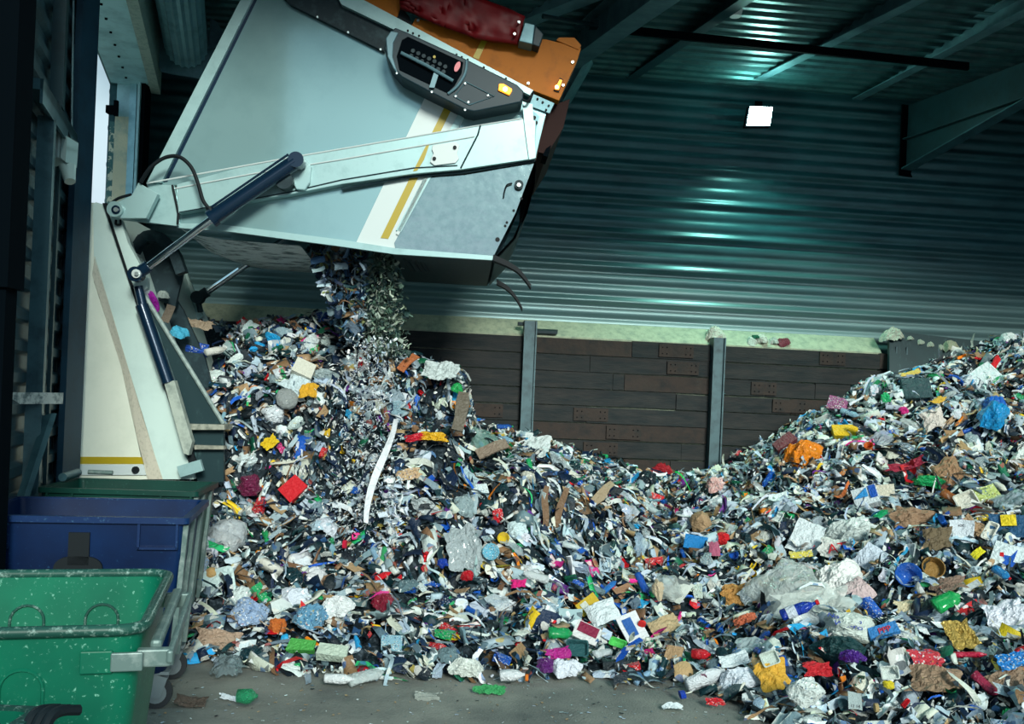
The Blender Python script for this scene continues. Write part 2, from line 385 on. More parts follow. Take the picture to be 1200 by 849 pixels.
mb = MB(); mb.box((P(22, 0, 5.25).x-.17, 5.35, (2.6+ZC)/2), (.34, .18, ZC-2.6)); mb.build('upper_box', M['black'], nc)
reparent(nc)
mb = MB(); p = P(5, 460, 5.9); mb.box((p.x-.03, 5.9, 1.35), (.09, .06, 2.7)); mb.box((p.x-.02, 5.86, 2.55), (.12, .03, .05))
tag(mb.build('timber_post', mat('weathered timber', (.2, .21, .18), .8, 0, dirt=(.08, .1, .09), dscale=6, bump=.4)), 'weathered pale post at the lower left edge behind the bins', 'post')
# big I column
col = thing('door_column', 'big dark blue steel column at the left of the doorway', 'column', (P(85, 600, 8.35).x, 8.5, 0))
xr = P(108, 300, 8.85).x-.011; xl = P(56, 300, 8.35).x
mb = MB(); mb.box((xl+(xr-xl)*.38, 8.62, ZC/2), ((xr-xl)*.76, .03, ZC)); mb.build('web', M['dark'], col)
mb = MB(); mb.box((xr-(xr-xl)*.12, 8.62, ZC/2), (.022+(xr-xl)*.22, .34, ZC)); mb.build('flange', M['dark2'], col)
mb = MB(); mb.box((xl-.03, 8.5, ZC/2), (.05, .3, ZC)); mb.build('flange', M['black'], col)
mb = MB(); mb.tube([P(86, 0, 8.3), P(84, 160, 8.3)], .012, 8); mb.build('conduit', M['girt'], col)
reparent(col)
# wall lamp (box + lens)
lp = thing('wall_lamp', 'grey box lamp fixed on the dark column by the doorway', 'lamp', P(78, 190, 8.2))
mb = MB(); a, b, c, d = P(66, 161, 7.9), P(85, 162, 7.9), P(83, 192, 7.9), P(65, 196, 7.9)
mb.prism([a, b, c, d], Vector((0, -.22, 0))); mb.build('housing', M['lampgrey'], lp, bevel=.01)
mb = MB(); mb.prism([P(86, 163, 7.9), P(92, 168, 7.9), P(90, 197, 7.9), P(84, 192, 7.9)], Vector((0, -.2, 0))); mb.build('side_plate', M['glass'], lp)
mb = MB(); mb.tube([P(79, 196, 7.8), P(82, 213, 7.75)], [.07, .045], 12); mb.build('lens', M['glass'], lp, smooth=True)
mb = MB(); mb.tube(catmull([P(66, 162, 7.85), P(70, 152, 7.8), P(78, 152, 7.8), P(82, 162, 7.8)]), .008, 6); mb.build('cable', M['rubber'], lp, smooth=True)
reparent(lp)
# door far jamb, lintel, drum
dj = thing('door_frame', 'pale steel and cream door jamb of the tall truck doorway', 'door frame', LW(12.3, .2, 0))
def pxbox(x0, x1, y0, y1, Y, dep):
    a, b = P(x0, y0, Y), P(x1, y1, Y); X0, X1 = P(x0, (y0+y1)/2, Y).x, P(x1, (y0+y1)/2, Y).x
    m = MB(); m.box(((X0+X1)/2, Y+dep/2, (a.z+b.z)/2), (X1-X0, dep, abs(a.z-b.z))); return m
zt = P(150, 90, 12.2).z
def jb(x0, x1, z0, z1, Y, dep, nm, m):
    X0, X1 = P(x0, 180, Y).x, P(x1, 180, Y).x; q = MB(); q.box(((X0+X1)/2, Y+dep/2, (z0+z1)/2), (X1-X0, dep, z1-z0)); q.build(nm, m, dj)
zc_ = P(140, 136, 12.2).z
jb(133, 149, 0, zc_, 12.22, .3, 'render_strip', M['cream']); jb(134, 149, zc_, zt, 12.22, .3, 'steel_cap', M['lintel'])
jb(149, 157, 0, zt, 12.18, .3, 'jamb_plate', M['drum']); jb(158, 161, 0, zt, 12.1, .1, 'guide_rail', M['lintel']); jb(162, 167, 0, zt, 12.14, .2, 'guide_channel', M['black'])
jb(127, 134, 0, zc_-.05, 12.3, .2, 'peeling_edge', mat('peeling render', (.6, .62, .5), .9, 0, dirt=(.06, .16, .17), dscale=9, damt=(.46, .5)))
mb = MB(); mb.box(P(131, 129, 12.1), (.12, .1, .1)); mb.box(P(136, 127, 12.05), (.05, .05, .2)); mb.build('latch', M['black'], dj)
reparent(dj)
li = thing('door_lintel', 'deep riveted steel lintel over the truck doorway', 'lintel', LW(10, .3, 6.1))
mb = MB(); lbox(mb, 8.5, 12.2, -.12, .38, 6.08, 6.7); mb.build('lintel_box', M['lintel'], li)
mb = MB(); lbox(mb, 8.5, 12.25, .38, .5, 6.02, 6.9); mb.build('edge_angle', mat('dusty angle', (.3, .38, .34), .7, 0, dirt=(.16, .24, .22), dscale=20), li)
mb = MB()
for k in range(9):
    p = LW(11.9-k*.38, .1, 6.075); mb.disc(p, (0, 0, 1), .016, .02, 8)
mb.build('rivets', M['black'], li)
reparent(li)
dr = thing('roller_shutter', 'rolled up steel shutter drum beside the doorway lintel', 'roller shutter', LW(11, .8, 6.5))
mb = MB(); vs = []; nn = 40
for Y in (8.3, 11.75):
    c = LW(Y, .83, 6.52)
    for k in range(nn):
        r = .27 if k % 2 else .245; an = 2*PI*k/nn; vs.append(c+LN*math.cos(an)*r+Vector((0, 0, math.sin(an)*r)))
mb.add(vs, [(k, (k+1) % nn, nn+(k+1) % nn, nn+k) for k in range(nn)]+[tuple(range(nn))[::-1], tuple(range(nn, 2*nn))]); mb.build('drum', M['drum'], dr)
mb = MB(); c = LW(11.8, .83, 6.52)
mb.prism([c+LN*x+Vector((0, 0, z)) for x, z in ((-.36, -.18), (-.3, -.34), (.22, -.36), (.36, -.2), (.36, .02), (.3, .3), (-.36, .3))], LDIR*.03); mb.build('end_bracket', M['galv'], dr)
mb = MB(); mb.prism([LW(11.6, x, z) for x, z in ((1.12, 6.9), (1.22, 6.85), (1.3, 6.7), (1.24, 6.55), (1.12, 6.5))], LDIR*.03); mb.disc(LW(11.7, 1.32, 6.68), LDIR, .07, .15); mb.build('motor', M['girt'], dr)
mb = MB(); mb.tube([LW(11.7, 1.34, 6.6), LW(11.7, 1.32, 4.9)], .012, 6); mb.build('pull_chain', M['girt'], dr)
reparent(dr)

# roof beams
def cbeam(p, q, w=.11, h=.24, m=M['purlin'], ext=2.5, label='', name='roof_beam'):
    p, q = Vector(p), Vector(q); d = (q-p).normalized(); q = q+d*ext; s = Vector((d.y, -d.x, 0)).normalized()
    mb = MB(); up = Vector((0, 0, 1))
    mb.bar(p, q, s*.006, up*h/2)
    for e in (-1, 1): mb.bar(p+up*e*h/2+s*w/2, q+up*e*h/2+s*w/2, s*w/2, up*.008)
    return tag(mb.build(name, m), label, 'beam')
def ez(px, py, z): return Fz(px, py, z)
cbeam(BW(880, 92, -.02), ez(1075, -6, 6.98), m=M['galv'], w=.16, label='roof beam running up from the wall just above the floodlight')
cbeam(BW(1010, 108, -.02), ez(1200, 8, 6.98), w=.16, m=M['galv'], label='roof beam at upper right between the floodlight and the thick haunched rafter')
cbeam(BW(745, 84, -.02), ez(875, -6, 6.98), w=.16, m=M['purlin'], label='dark roof beam between the big pale rafter and the floodlight')
mb = MB(); a, b = ez(740, 36, 6.8), ez(1135, 78, 6.8); mb.bar(a-(b-a)*.02, b, WN*.02, Vector((0, 0, .05)))
tag(mb.build('roof_rail', M['black']), 'thin black horizontal rail hanging under the roof beams', 'rail')
mb = MB(); mb.tube([P(636, 19, 11.2), P(700, 30, 11.6)], .03, 8); mb.box(P(702, 29, 11.6), (.25, .1, .1)); mb.tube([P(706, 27, 11.55), P(706, 38, 11.55)], .012, 6)
tag(mb.build('tie_rod', M['purlin']), 'dark tie rod meeting the big pale rafter by a clamp', 'rod')
# big pale rafter by the truck
mb = MB(); a, b = P(668, 62, 13.0), P(770, -16, 9.5); d = (b-a); b = b+d*.3
s = WD*.14; up = Vector((0, 0, 1))
mb.bar(a, b, s*.1, up*.2); mb.bar(a-up*.2, b-up*.2, s, up*.012); mb.bar(a+up*.2, b+up*.2, s, up*.012)
k1 = P(676, 78, 13.1); mb.prism([P(664, 30, 13.05), P(690, 62, 13.05), P(688, 80, 13.3), P(666, 118, 13.6), P(640, 118, 13.6), P(640, 60, 13.3)], WD*.03)
mb.bar(P(690, 74, 13.1), P(664, 120, 13.6), WD*.02+Vector((0, .1, 0)), Vector((.05, 0, .03)))
tag(mb.build('pale_rafter', M['galv']), 'big pale steel rafter behind the orange truck panel at the top', 'beam')
mb = MB(); a, b = P(610, 20, 12.3), P(690, -12, 11.0); mb.bar(a, b+(b-a)*.5, s, up*.12)
tag(mb.build('roof_beam', M['drum']), 'teal roof beam above the red tarpaulin left of the pale rafter', 'beam')
# haunched rafter right
A = BW(1062, 160, -.02); Bd = (Fz(1200, 100, 6.75)-A); Bd.z = 0; Bd.normalize()
zl = 6.02; L = 3.2
mb = MB(); S = Vector((Bd.y, -Bd.x, 0))
def hp(t, z): return Vector((A.x, A.y, 0))+Bd*t+up*z
mb.prism([hp(0, zl), hp(2.6, 6.62), hp(8, 6.66), hp(8, 7.12), hp(0, 7.05)], S*.015)
mb.build
r = thing('haunched_rafter', 'thick haunched rafter projecting from the wall at upper right', 'beam', A)
mb.build('web', M['purlin'], r)
mb = MB(); mb.bar(hp(0, zl), hp(2.6, 6.62), S*.11, up*.01); mb.bar(hp(2.6, 6.62), hp(8, 6.66), S*.11, up*.01); mb.build('lower_flange', M['girt'], r)
mb = MB(); mb.bar(hp(0, 6.5), hp(8, 6.66), S*.11, up*.01); mb.build('middle_flange', M['purlin'], r)
mb = MB(); mb.bar(hp(0.02, zl-.1), hp(0.02, 7.05), S*.13, Bd*.012); mb.build('end_plate', M['black'], r)
reparent(r)
# floodlight
fl = thing('floodlight', 'bright square floodlight glowing cyan white high on the wall', 'lamp', BW(889, 134, .6))
mb = MB(); fc = [BW(879, 125, -.55), BW(905, 126, -.55), BW(902, 147, -.62), BW(875, 147, -.62)]
cen = sum(fc, Vector())/4
mb.prism(fc, WN*.012); mb.build('glass', M['flood'], fl)
mb = MB(); mb.prism([c+(c-cen)*.1+WN*-.02 for c in fc], WN*-.09); mb.build('housing', M['black'], fl)
mb = MB(); mb.bar(cen-WN*.05+up*.1, BW(889, 120, -.0), WD*.06, up*.02); mb.build('bracket', M['black'], fl)
reparent(fl)
tag(MB().tube([ez(862, 12, 7.1), ez(862, 12, 7.1)-up*.08], [.09, .07], 14).build('smoke_detector', M['labelw'], smooth=True), 'small round white detector on the dark roof sheets', 'detector')

# ================================================================== THE TRUCK
tr = thing('refuse_truck', 'pale refuse lorry backed through the doorway with its tailgate raised', 'lorry', T(60, 590, 1.1)*1.0)
tr.location.z = 0
def poly(pts, w0, w1, name, m, parent=tr, bevel=0, **k):
    mb = MB(); mb.prism([T(x, y, w0) for x, y in pts], TN*(w1-w0)); return mb.build(name, m, parent, bevel=bevel, **k)
def px(n): return n/119.0
# cargo body
mb = MB()
outer = [(112, 237), (123, 240), (227, 562), (190, 562), (150, 430), (110, 300), (109, 240)]
mb.prism([T(x, y, 0) for x, y in outer], TN*2.2)
body = mb.build('cargo_body', M['body2'], tr)
mb = MB(); Lx = -420
flat = [(113, 238), (110, 330), (142, 430), (166, 540), (173, 562), (Lx, 575), (Lx, 190)]
mb.prism([T(x, y, .07) for x, y in flat], TN*2.05); mb.build('side_panel', M['body'], body)
mb = MB(); e1 = [(111, 300), (150, 430), (170, 500), (191, 562)]; e2 = [(108, 322), (142, 430), (160, 510), (173, 562)]
vs = [T(x, y, -.005) for x, y in e1]+[T(x, y, .065) for x, y in e2]
mb.add(vs, [(0, 1, 5, 4), (1, 2, 6, 5), (2, 3, 7, 6)]); mb.add([v+TN*.02 for v in vs], [(4, 5, 1, 0), (5, 6, 2, 1), (6, 7, 3, 2)]); mb.build('corner_bevel', M['body3'], body)
poly([(Lx, 533), (166, 536), (168, 544), (Lx, 543)], .06, .07, 'yellow_stripe', M['gold'], body)
poly([(Lx, 545), (168, 545), (171, 557), (Lx, 557)], .05, .07, 'sill', M['white'], body)
mb = MB(); mb.disc(T(159, 551, .04), TN, .035, .03); mb.build('sill_bolt', M['rubber'], body)
# rear frame
poly([(120, 238), (125, 238), (231, 545), (224, 549)], -.035, 0, 'gasket', M['rubber'])
poly([(127, 248), (141, 257), (150, 285), (172, 325), (172, 338), (160, 345), (150, 318)], -.04, .05, 'rear_frame', M['body2'])
mb = MB(); mb.tube(catmull([T(136, 258, -.05), T(136, 263, -.06), T(141, 263, -.06), T(141, 258, -.05)]), .012, 6); mb.build('cable_loop', M['rubber'], tr)
mb = MB(); mb.tube([T(162, 336, -.12), T(168, 362, -.12)], .045, 12); mb.tube([T(166, 358, -.12), T(197, 449, -.12)], .062, 14); low = mb.build('lower_cylinder', M['navy'], tr, smooth=True)
poly([(192, 449), (204, 446), (225, 518), (221, 534), (215, 532)], -.16, -.06, 'cylinder_guard', mat('dusty guard plate', (.42, .48, .42), .6, 0, dirt=(.22, .27, .24), dscale=10), bevel=.004)
poly([(207, 547), (234, 539), (238, 552), (211, 560)], -.14, -.08, 'rear_marker_plate', M['arm'], bevel=.002)
poly([(170, 350), (262, 497), (222, 499), (206, 447), (186, 390)], .06, .1, 'rear_wing_plate', M['wing'])
mb = MB(); mb.tube([T(169, 346, .05), T(262, 497, .05)], .022, 8); mb.build('wing_edge', mat('scratched plate edge', (.3, .38, .36), .6, 0, dirt=(.12, .18, .18), dscale=20), tr, smooth=True)
poly([(221, 497), (263, 498), (263, 504), (222, 504)], -.02, .3, 'hopper_ledge', mat('dirty ledge', (.35, .36, .3), .7, 0, dirt=(.1, .12, .1), dscale=15))
poly([(222, 504), (262, 504), (262, 565), (232, 568), (225, 530)], .08, .14, 'rear_lower_plate', M['wing'])
poly([(227, 522), (262, 523), (263, 527), (228, 527)], 0, .1, 'hopper_step', mat('dirty step', (.33, .33, .27), .7, 0, dirt=(.12, .13, .11), dscale=15))
# dark floor / inner opening behind the frame
poly([(150, 270), (176, 300), (215, 365), (240, 420), (260, 497), (215, 498), (172, 352)], .9, .95, 'inner_wall', M['blacksteel'])
poly([(40, 238), (122, 240), (218, 545), (40, 560)], 2.0, 2.15, 'far_side_wall', M['body2'])
def polyT(pts, w, th, name, m, parent=tr, bevel=0):     # polygon seen on the plane w behind the near side
    mb = MB(); mb.prism([T(x, y, w) for x, y in pts], TN*th); return mb.build(name, m, parent, bevel=bevel)
polyT([(189, 307), (212, 300), (229, 346), (246, 380), (238, 382), (222, 352)], 2.2, .04, 'far_wing_plate', M['body2'])
polyT([(181, 306), (190, 302), (237, 376), (230, 382)], 2.15, .05, 'far_gasket', M['rubber'])
polyT([(219, 354), (230, 350), (237, 371), (231, 376)], 2.1, .08, 'far_cylinder_guard', M['arm'])
# curved dark hopper cheek
mb = MB(); arc = [(155, 285), (160, 277), (168, 271), (178, 269), (190, 273), (201, 283), (210, 298), (217, 318)]
inn = [(206, 322), (199, 302), (191, 290), (181, 283), (172, 283), (165, 288), (160, 296), (158, 300)]
mb.prism([T(x, y, .5) for x, y in arc+inn], TN*.12); mb.build('hopper_cheek', M['blacksteel'], tr)
polyT([(152, 276), (172, 274), (190, 276), (207, 296), (214, 322), (205, 360), (180, 350), (164, 330)], .75, .05, 'hopper_mouth', M['blacksteel'])

# tailgate
tg = [(178, 216), (294, -17), (455, 57), (640, 132), (627, 187), (577, 303), (460, 296), (400, 287), (275, 270), (207, 266), (207, 217)]
mb = MB(); mb.prism([T(x, y, 0) for x, y in tg], TN*.05)
tail = mb.build('tailgate', M['shell'], tr)
near = [T(x, y, 0) for x, y in tg]; far = [p+TN*2.2 for p in near]
mb = MB(); mb.prism([p-TN*.05 for p in far], TN*.05); mb.build('far_side_plate', M['shell'], tail)
def skin(idx, name, m, w0=.02, w1=2.18):
    mb = MB()
    for i, j in idx:
        a, b = near[i], near[j]; nrm = (b-a).cross(TN).normalized()*.012
        mb.box8([a+TN*w0-nrm, b+TN*w0-nrm, b+TN*w0+nrm, a+TN*w0+nrm], [a+TN*w1-nrm, b+TN*w1-nrm, b+TN*w1+nrm, a+TN*w1+nrm])
    return mb.build(name, m, tail)
skin([(0, 1), (1, 2), (2, 3)], 'front_skin', M['shell'])
skin([(3, 4)], 'top_skin', M['darkred'])
# curved rear end skin bulging past the plate edge
mb = MB(); cur = [(628, 186), (627, 215), (618, 250), (604, 280), (580, 306)]
cv = [T(x, y, .06) for x, y in cur]; n = len(cv)
mb.add([v for v in cv]+[v+TN*2.1 for v in cv], [(i, i+1, n+i+1, n+i) for i in range(n-1)])
mb.add([v-TU*.03 for v in cv]+[v+TN*2.1-TU*.03 for v in cv], [(i, i+1, n+i+1, n+i) for i in range(n-1)]); mb.build('rear_skin', M['blacksteel'], tail)
skin([(5, 6)], 'hopper_lip', M['wing'])
# under liner near the hinge
mb = MB(); ul = [(212, 268), (232, 276), (262, 281), (300, 284), (352, 288)]
uv = [T(x, y, .05) for x, y in ul]; n = len(uv)
mb.add(uv+[v+TN*1.1-up*.06 for v in uv]+[v+TN*2.1 for v in uv], [(i, i+1, n+i+1, n+i) for i in range(n-1)]+[(n+i, n+i+1, 2*n+i+1, 2*n+i) for i in range(n-1)])
mb.build('under_liner', mat('creased pale liner', (.8, .88, .88), .5, 0, dirt=(.1, .17, .19), dscale=5, damt=(.5, .62), stretch=(1, 2, 3), bump=.6, bscale=8), tail)
# dark ram plate by the opening (ridged)
mb = MB()
for k in range(4):
    x = 468+k*6; mb.prism([T(x, 298, .1), T(x+4, 298.5, .1), T(x+18, 318, .9), T(x+13, 318, .9)], TN*.06)
mb.build('packer_ribs', M['blacksteel'], tail)
# surface details
poly([(172, 214), (292, -20), (302, -14), (189, 214)], -.05, 0, 'edge_channel', M['arm'], tail)
poly([(190, 214), (303, -14), (307, -12), (196, 213)], -.006, .0, 'edge_groove', M['navy'], tail)
poly([(500, 110), (548, 130), (464, 294), (417, 285)], -.012, 0, 'white_band', M['white'], tail)
poly([(524, 119), (532, 122), (455, 280), (446, 279)], -.018, -.012, 'yellow_stripe', M['gold'], tail)
poly([(541, 126), (548, 129), (470, 272), (464, 270)], -.03, -.012, 'band_edge', M['arm'], tail)
poly([(503, 207), (500, 205), (626, 188), (626, 191), (604, 250), (577, 303), (464, 294), (462, 285)], -.02, .0, 'steel_plate', M['inox'], tail)
poly([(498, 206), (503, 206), (467, 276), (464, 274)], -.03, -.02, 'plate_edge', M['white'], tail)
poly([(250, 262), (400, 281), (463, 291), (578, 300), (577, 305), (462, 298), (400, 289), (272, 272), (207, 267), (207, 262)], -.04, .01, 'bottom_lip', M['arm'], tail)
# plate details
mb = MB(); mb.disc(T(608, 217, -.05), TN, .045, .06, 18); mb.build('pivot_boss', M['blacksteel'], tail, smooth=True)
mb = MB(); mb.disc(T(608, 217, -.09), TN, .02, .02, 14); mb.build('boss_centre', M['boltm'], tail, smooth=True)
mb = MB(); mb.tube(catmull([T(600, 215, -.05), T(594, 217, -.06), T(591, 225, -.05), T(590, 232, -.04)]), .008, 6); mb.build('thin_hook', M['rubber'], tail)
mb = MB()
for x, y in ((583, 281), (592, 265), (594, 261), (611, 233), (602, 247)): mb.disc(T(x, y, -.02), TN, .014 if x > 584 else .024, .012, 8)
mb.build('plate_hole', M['rubber'], tail)
# arm
arm = poly([(207, 216), (300, 191), (345, 183), (562, 147), (612, 139), (628, 141), (627, 186), (540, 199), (484, 204), (400, 216), (340, 228), (262, 241), (209, 250)], -.11, 0, 'lift_arm', M['arm'], tail, bevel=.006)
a2 = poly([(172, 216), (203, 217), (209, 265), (142, 257), (150, 246), (180, 240)], -.07, 0, 'hinge_plate', M['arm'], tail)
def line(pts, w, r, name, m, par):
    mb = MB(); mb.tube([T(x, y, w) for x, y in pts], r, 6); return mb.build(name, m, par)
line([(205, 221), (300, 203), (400, 187), (556, 160)], -.115, .007, 'weld_line', M['white'], tail)
line([(172, 215), (300, 192), (345, 184), (562, 147), (612, 139)], -.112, .008, 'arm_top_edge', M['white'], tail)
line([(210, 249), (260, 240), (340, 225), (400, 211), (484, 197), (536, 194)], -.115, .006, 'arm_fold', M['blacksteel'], tail)
line([(563, 147), (560, 158), (540, 197)], -.117, .009, 'arm_joint', M['blacksteel'], tail)
line([(400, 222), (484, 207), (545, 202), (627, 188)], -.05, .014, 'arm_lower_edge', M['blacksteel'], tail)
line([(202, 217), (209, 250), (208, 263)], -.1, .012, 'plate_joint', M['rubber'], tail)
poly([(612, 118), (624, 122), (628, 185), (620, 187), (615, 150)], -.13, -.11, 'arm_end_strap', M['arm'], tail)
poly([(497, 150), (503, 149), (489, 204), (484, 204)], -.114, -.11, 'stripe_on_arm', M['gold'], tail); bpy.data.objects.remove(bpy.data.objects['stripe_on_arm'])
poly([(503, 170), (497, 187), (489, 200), (484, 201), (499, 171)], -.115, -.11, 'arm_stripe', M['gold'], tail)
ap = poly([(507, 170), (534, 166), (539, 170), (537, 176), (536, 180), (538, 186), (534, 191), (509, 194), (504, 190), (506, 184), (508, 180), (506, 175)], -.13, -.11, 'access_plate', M['white'], tail, bevel=.004)
mb = MB()
for x, y in ((533, 173), (509, 186)): mb.disc(T(x, y, -.135), TN, .018, .02, 10)
mb.build('plate_bolts', M['rubber'], tail)
# hinge bracket + pin
poly([(130, 240), (154, 229), (162, 214), (185, 227), (171, 256), (142, 256), (131, 251)], -.2, -.12, 'hinge_bracket', M['arm'], tail, bevel=.006)
mb = MB(); mb.disc(T(136, 246, -.2), TN, .075, .08, 24); mb.build('hinge_pin', M['arm'], tail, smooth=True)
mb = MB(); mb.disc(T(136, 246, -.24), TN, .042, .02, 20); mb.build('pin_ring', M['navy'], tail, smooth=True)
mb = MB(); mb.disc(T(136, 246, -.255), TN, .022, .02, 14); mb.build('pin_centre', M['boltm'], tail, smooth=True)
# rams
mb = MB(); mb.tube([T(248, 256, -.27), T(346, 190, -.27)], px(8.7), 20); ram = mb.build('ram_barrel', M['navy'], tr, smooth=True)
mb = MB(); mb.tube([T(247, 257, -.27), T(252, 253.5, -.27)], px(10.5), 20); mb.build('barrel_collar', M['navy'], ram, smooth=True)
mb = MB(); mb.tube([T(168, 317, -.27), T(249, 256, -.27)], px(4.3), 16); mb.build('ram_rod', M['chrome'], ram, smooth=True)
mb = MB(); mb.disc(T(348, 189, -.27), TN, px(9), .14, 20); mb.build('end_eye', M['navy'], ram, smooth=True)
mb = MB(); mb.disc(T(160, 322, -.27), TN, px(8.5), .1, 20); mb.tube([T(160, 322, -.27), T(174, 312, -.27)], px(7), 12); mb.build('rod_eye', M['navy'], ram, smooth=True)
mb = MB(); mb.disc(T(160, 321, -.33), TN, px(5), .03, 18); mb.build('eye_bush', M['white'], ram, smooth=True)
mb = MB(); mb.disc(T(160, 321, -.36), TN, px(2.2), .02, 14); mb.build('bush_centre', M['boltm'], ram, smooth=True)
mb = MB(); mb.tube([T(246, 244, -.3), T(300, 207, -.3), T(338, 181, -.3)], .012, 8); mb.build('pressure_pipe', M['navy'], ram, smooth=True)
poly([(348, 186), (358, 186), (365, 195), (363, 214), (357, 223), (347, 222), (340, 207)], -.16, -.11, 'ram_mount', M['arm'], tail, bevel=.01)
mb = MB(); mb.disc(T(334, 213, -.2), TN, px(10), .12, 20); mb.build('mount_boss', M['blacksteel'], tail, smooth=True)
mb = MB(); mb.tube([T(232, 350, 2.0), T(300, 303, 2.0), T(345, 272, 2.0)], px(4.1)*1.05, 14); fr = mb.build('far_ram_rod', M['chrome'], tr, smooth=True)
mb = MB(); mb.disc(T(232, 349, 1.98), TN, px(9), .12, 18); mb.tube([T(232, 349, 1.98), T(243, 342, 1.98)], px(7.5), 12); mb.tube([T(232, 352, 1.98), T(235, 366, 1.98)], px(4), 10); mb.build('far_rod_eye', M['blacksteel'], fr, smooth=True)
# hoses
mb = MB(); mb.tube(catmull([T(165, 214, -.22), T(176, 197, -.25), T(193, 185, -.26), T(210, 184, -.27), T(224, 196, -.28), T(232, 215, -.28), T(238, 235, -.28), T(247, 247, -.28)]), px(2.2), 10); mb.build('hydraulic_hose', M['rubber'], tr, smooth=True)
mb = MB(); mb.tube([T(245, 243, -.29), T(250, 254, -.29)], px(4), 10); mb.build('hose_fitting', M['rubber'], tr, smooth=True)
mb = MB(); mb.tube(catmull([T(132, 237, -.14), T(140, 232, -.16), T(154, 228, -.16)]), .014, 8); mb.build('small_hose', M['rubber'], tr, smooth=True)
# console and lift side
poly([(325, -12), (392, -22), (462, 34), (450, 60), (400, 35), (340, 5)], -.06, .05, 'rear_recess', M['blacksteel'], tail)
con = poly([(455, 40), (463, 32), (478, 38), (548, 70), (606, 99), (614, 107), (613, 116), (610, 120), (556, 131), (546, 129), (500, 106), (470, 90), (457, 75), (450, 56)], -.3, 0, 'control_console', M['console'], tail, bevel=.012)
poly([(452, 45), (458, 36), (467, 38), (461, 50), (460, 66), (466, 86), (461, 80), (454, 66)], -.32, -.29, 'console_cheek', M['console_l'], tail, bevel=.008)
rc = poly([(471, 47), (478, 43), (543, 73), (541, 86), (533, 100), (524, 109), (468, 82), (465, 66)], -.306, -.30, 'console_recess', M['black'], tail)
mb = MB()
for i in range(7):
    for j in range(2):
        mb.disc(T(484+i*6.3-j*2, 60+i*3.1+j*6, -.31), TN, .02, .03, 12)
mb.build('push_buttons', M['blacksteel'], tail, smooth=True)
mb = MB(); mb.disc(T(509, 67, -.33), TN, .014, .02, 12); mb.build('yellow_button', M['gold'], tail, smooth=True)
mb = MB(); c = T(536, 78, -.33); mb.prism([c+TU*math.cos(a)*.026*1+up*math.sin(a)*.05+TU*math.sin(a)*.015 for a in [k*PI/8 for k in range(16)]], TN*.02); mb.build('stop_button', M['pink'], tail)
mb = MB(); mb.tube([T(470, 62, -.33), T(500, 77, -.34), T(531, 95, -.33)], .018, 8); mb.build('grab_rail', M['console_l'], tail, smooth=True)
mb = MB(); mb.bar(T(512, 84, -.32), T(506, 103, -.32), TU*.025, TN*.01); mb.build('console_strap', M['console_l'], tail)
mb = MB(); mb.tube(catmull([T(547, 71, -.31), T(545, 86, -.32), T(536, 101, -.32), T(525, 110, -.31)]), .014, 8); mb.build('recess_rim', M['console_l'], tail, smooth=True)
mb = MB(); mb.tube([T(546, 96, -.305), T(579, 113, -.305), T(550, 123, -.305), T(532, 113, -.305)], .006, 6, closed=True); mb.build('hatch_outline', M['console_l'], tail)
mb = MB()
for x, y in ((545, 98), (572, 112), (549, 120), (534, 113), (465, 86), (506, 108), (545, 129), (446, 58), (408, 38), (372, 20)): mb.disc(T(x, y, -.31), TN, .01, .012, 8)
mb.build('console_screws', M['boltm'], tail)
poly([(585, 98), (590, 98), (600, 104), (600, 106), (597, 111), (584, 105)], -.33, -.3, 'amber_marker_lamp', M['amber'], tail, bevel=.004)
mb = MB(); mb.disc(T(592, 104.5, -.335), TN, .022, .01, 14); mb.build('lamp_core', M['amber_core'], tail)
mb = MB(); mb.tube(catmull([T(611, 116, -.2), T(618, 119, -.2), T(622, 113, -.2), T(625, 108, -.16)]), .014, 8); mb.build('lamp_cable', M['rubber'], tail, smooth=True)
rail = poly([(392, -12), (404, -12), (625, 106), (622, 112), (600, 101), (400, 5)], -.12, -.05, 'side_rail', M['arm'], tail)
mb = MB()
for x, y in ((478, 36), (484, 39), (491, 42), (535, 64), (541, 67), (548, 70), (567, 79), (593, 92)): mb.disc(T(x, y, -.125), TN, .011, .012, 8)
mb.build('rail_hole', M['rubber'], tail)
lift = poly([(487, 21), (512, 27), (560, 42), (640, 46), (681, 56), (677, 70), (655, 118), (624, 106), (540, 62), (480, 34)], -.04, .1, 'lift_panel', M['orange'], bevel=.006)
poly([(418, -14), (480, -22), (464, 24), (430, 5), (400, -10)], -.04, .1, 'lift_panel', M['orange'])
poly([(673, 44), (681, 53), (678, 58), (652, 47), (655, 44)], -.05, .3, 'panel_return', M['orange'], lift)
poly([(567, 42), (573, 43), (561, 70), (554, 67)], -.046, -.04, 'yellow_stripe', M['gold'], lift)
poly([(656, 91), (660, 93), (655, 108), (649, 106)], -.055, -.04, 'lamp_base', M['rubber'], lift)
poly([(656, 93), (659, 94), (655, 105), (650, 104)], -.075, -.05, 'amber_side_lamp', M['amber'], lift)
mb = MB(); mb.disc(T(652.5, 102, -.08), TN, .018, .01, 12); mb.build('lamp_core', M['amber_core'], lift)
mb = MB()
for x, y in ((490, 24), (454, 17), (619, 98), (660, 100), (671, 73)): mb.disc(T(x, y, -.05), TN, .014, .02, 8)
mb.build('panel_bolts', M['boltm'], lift)
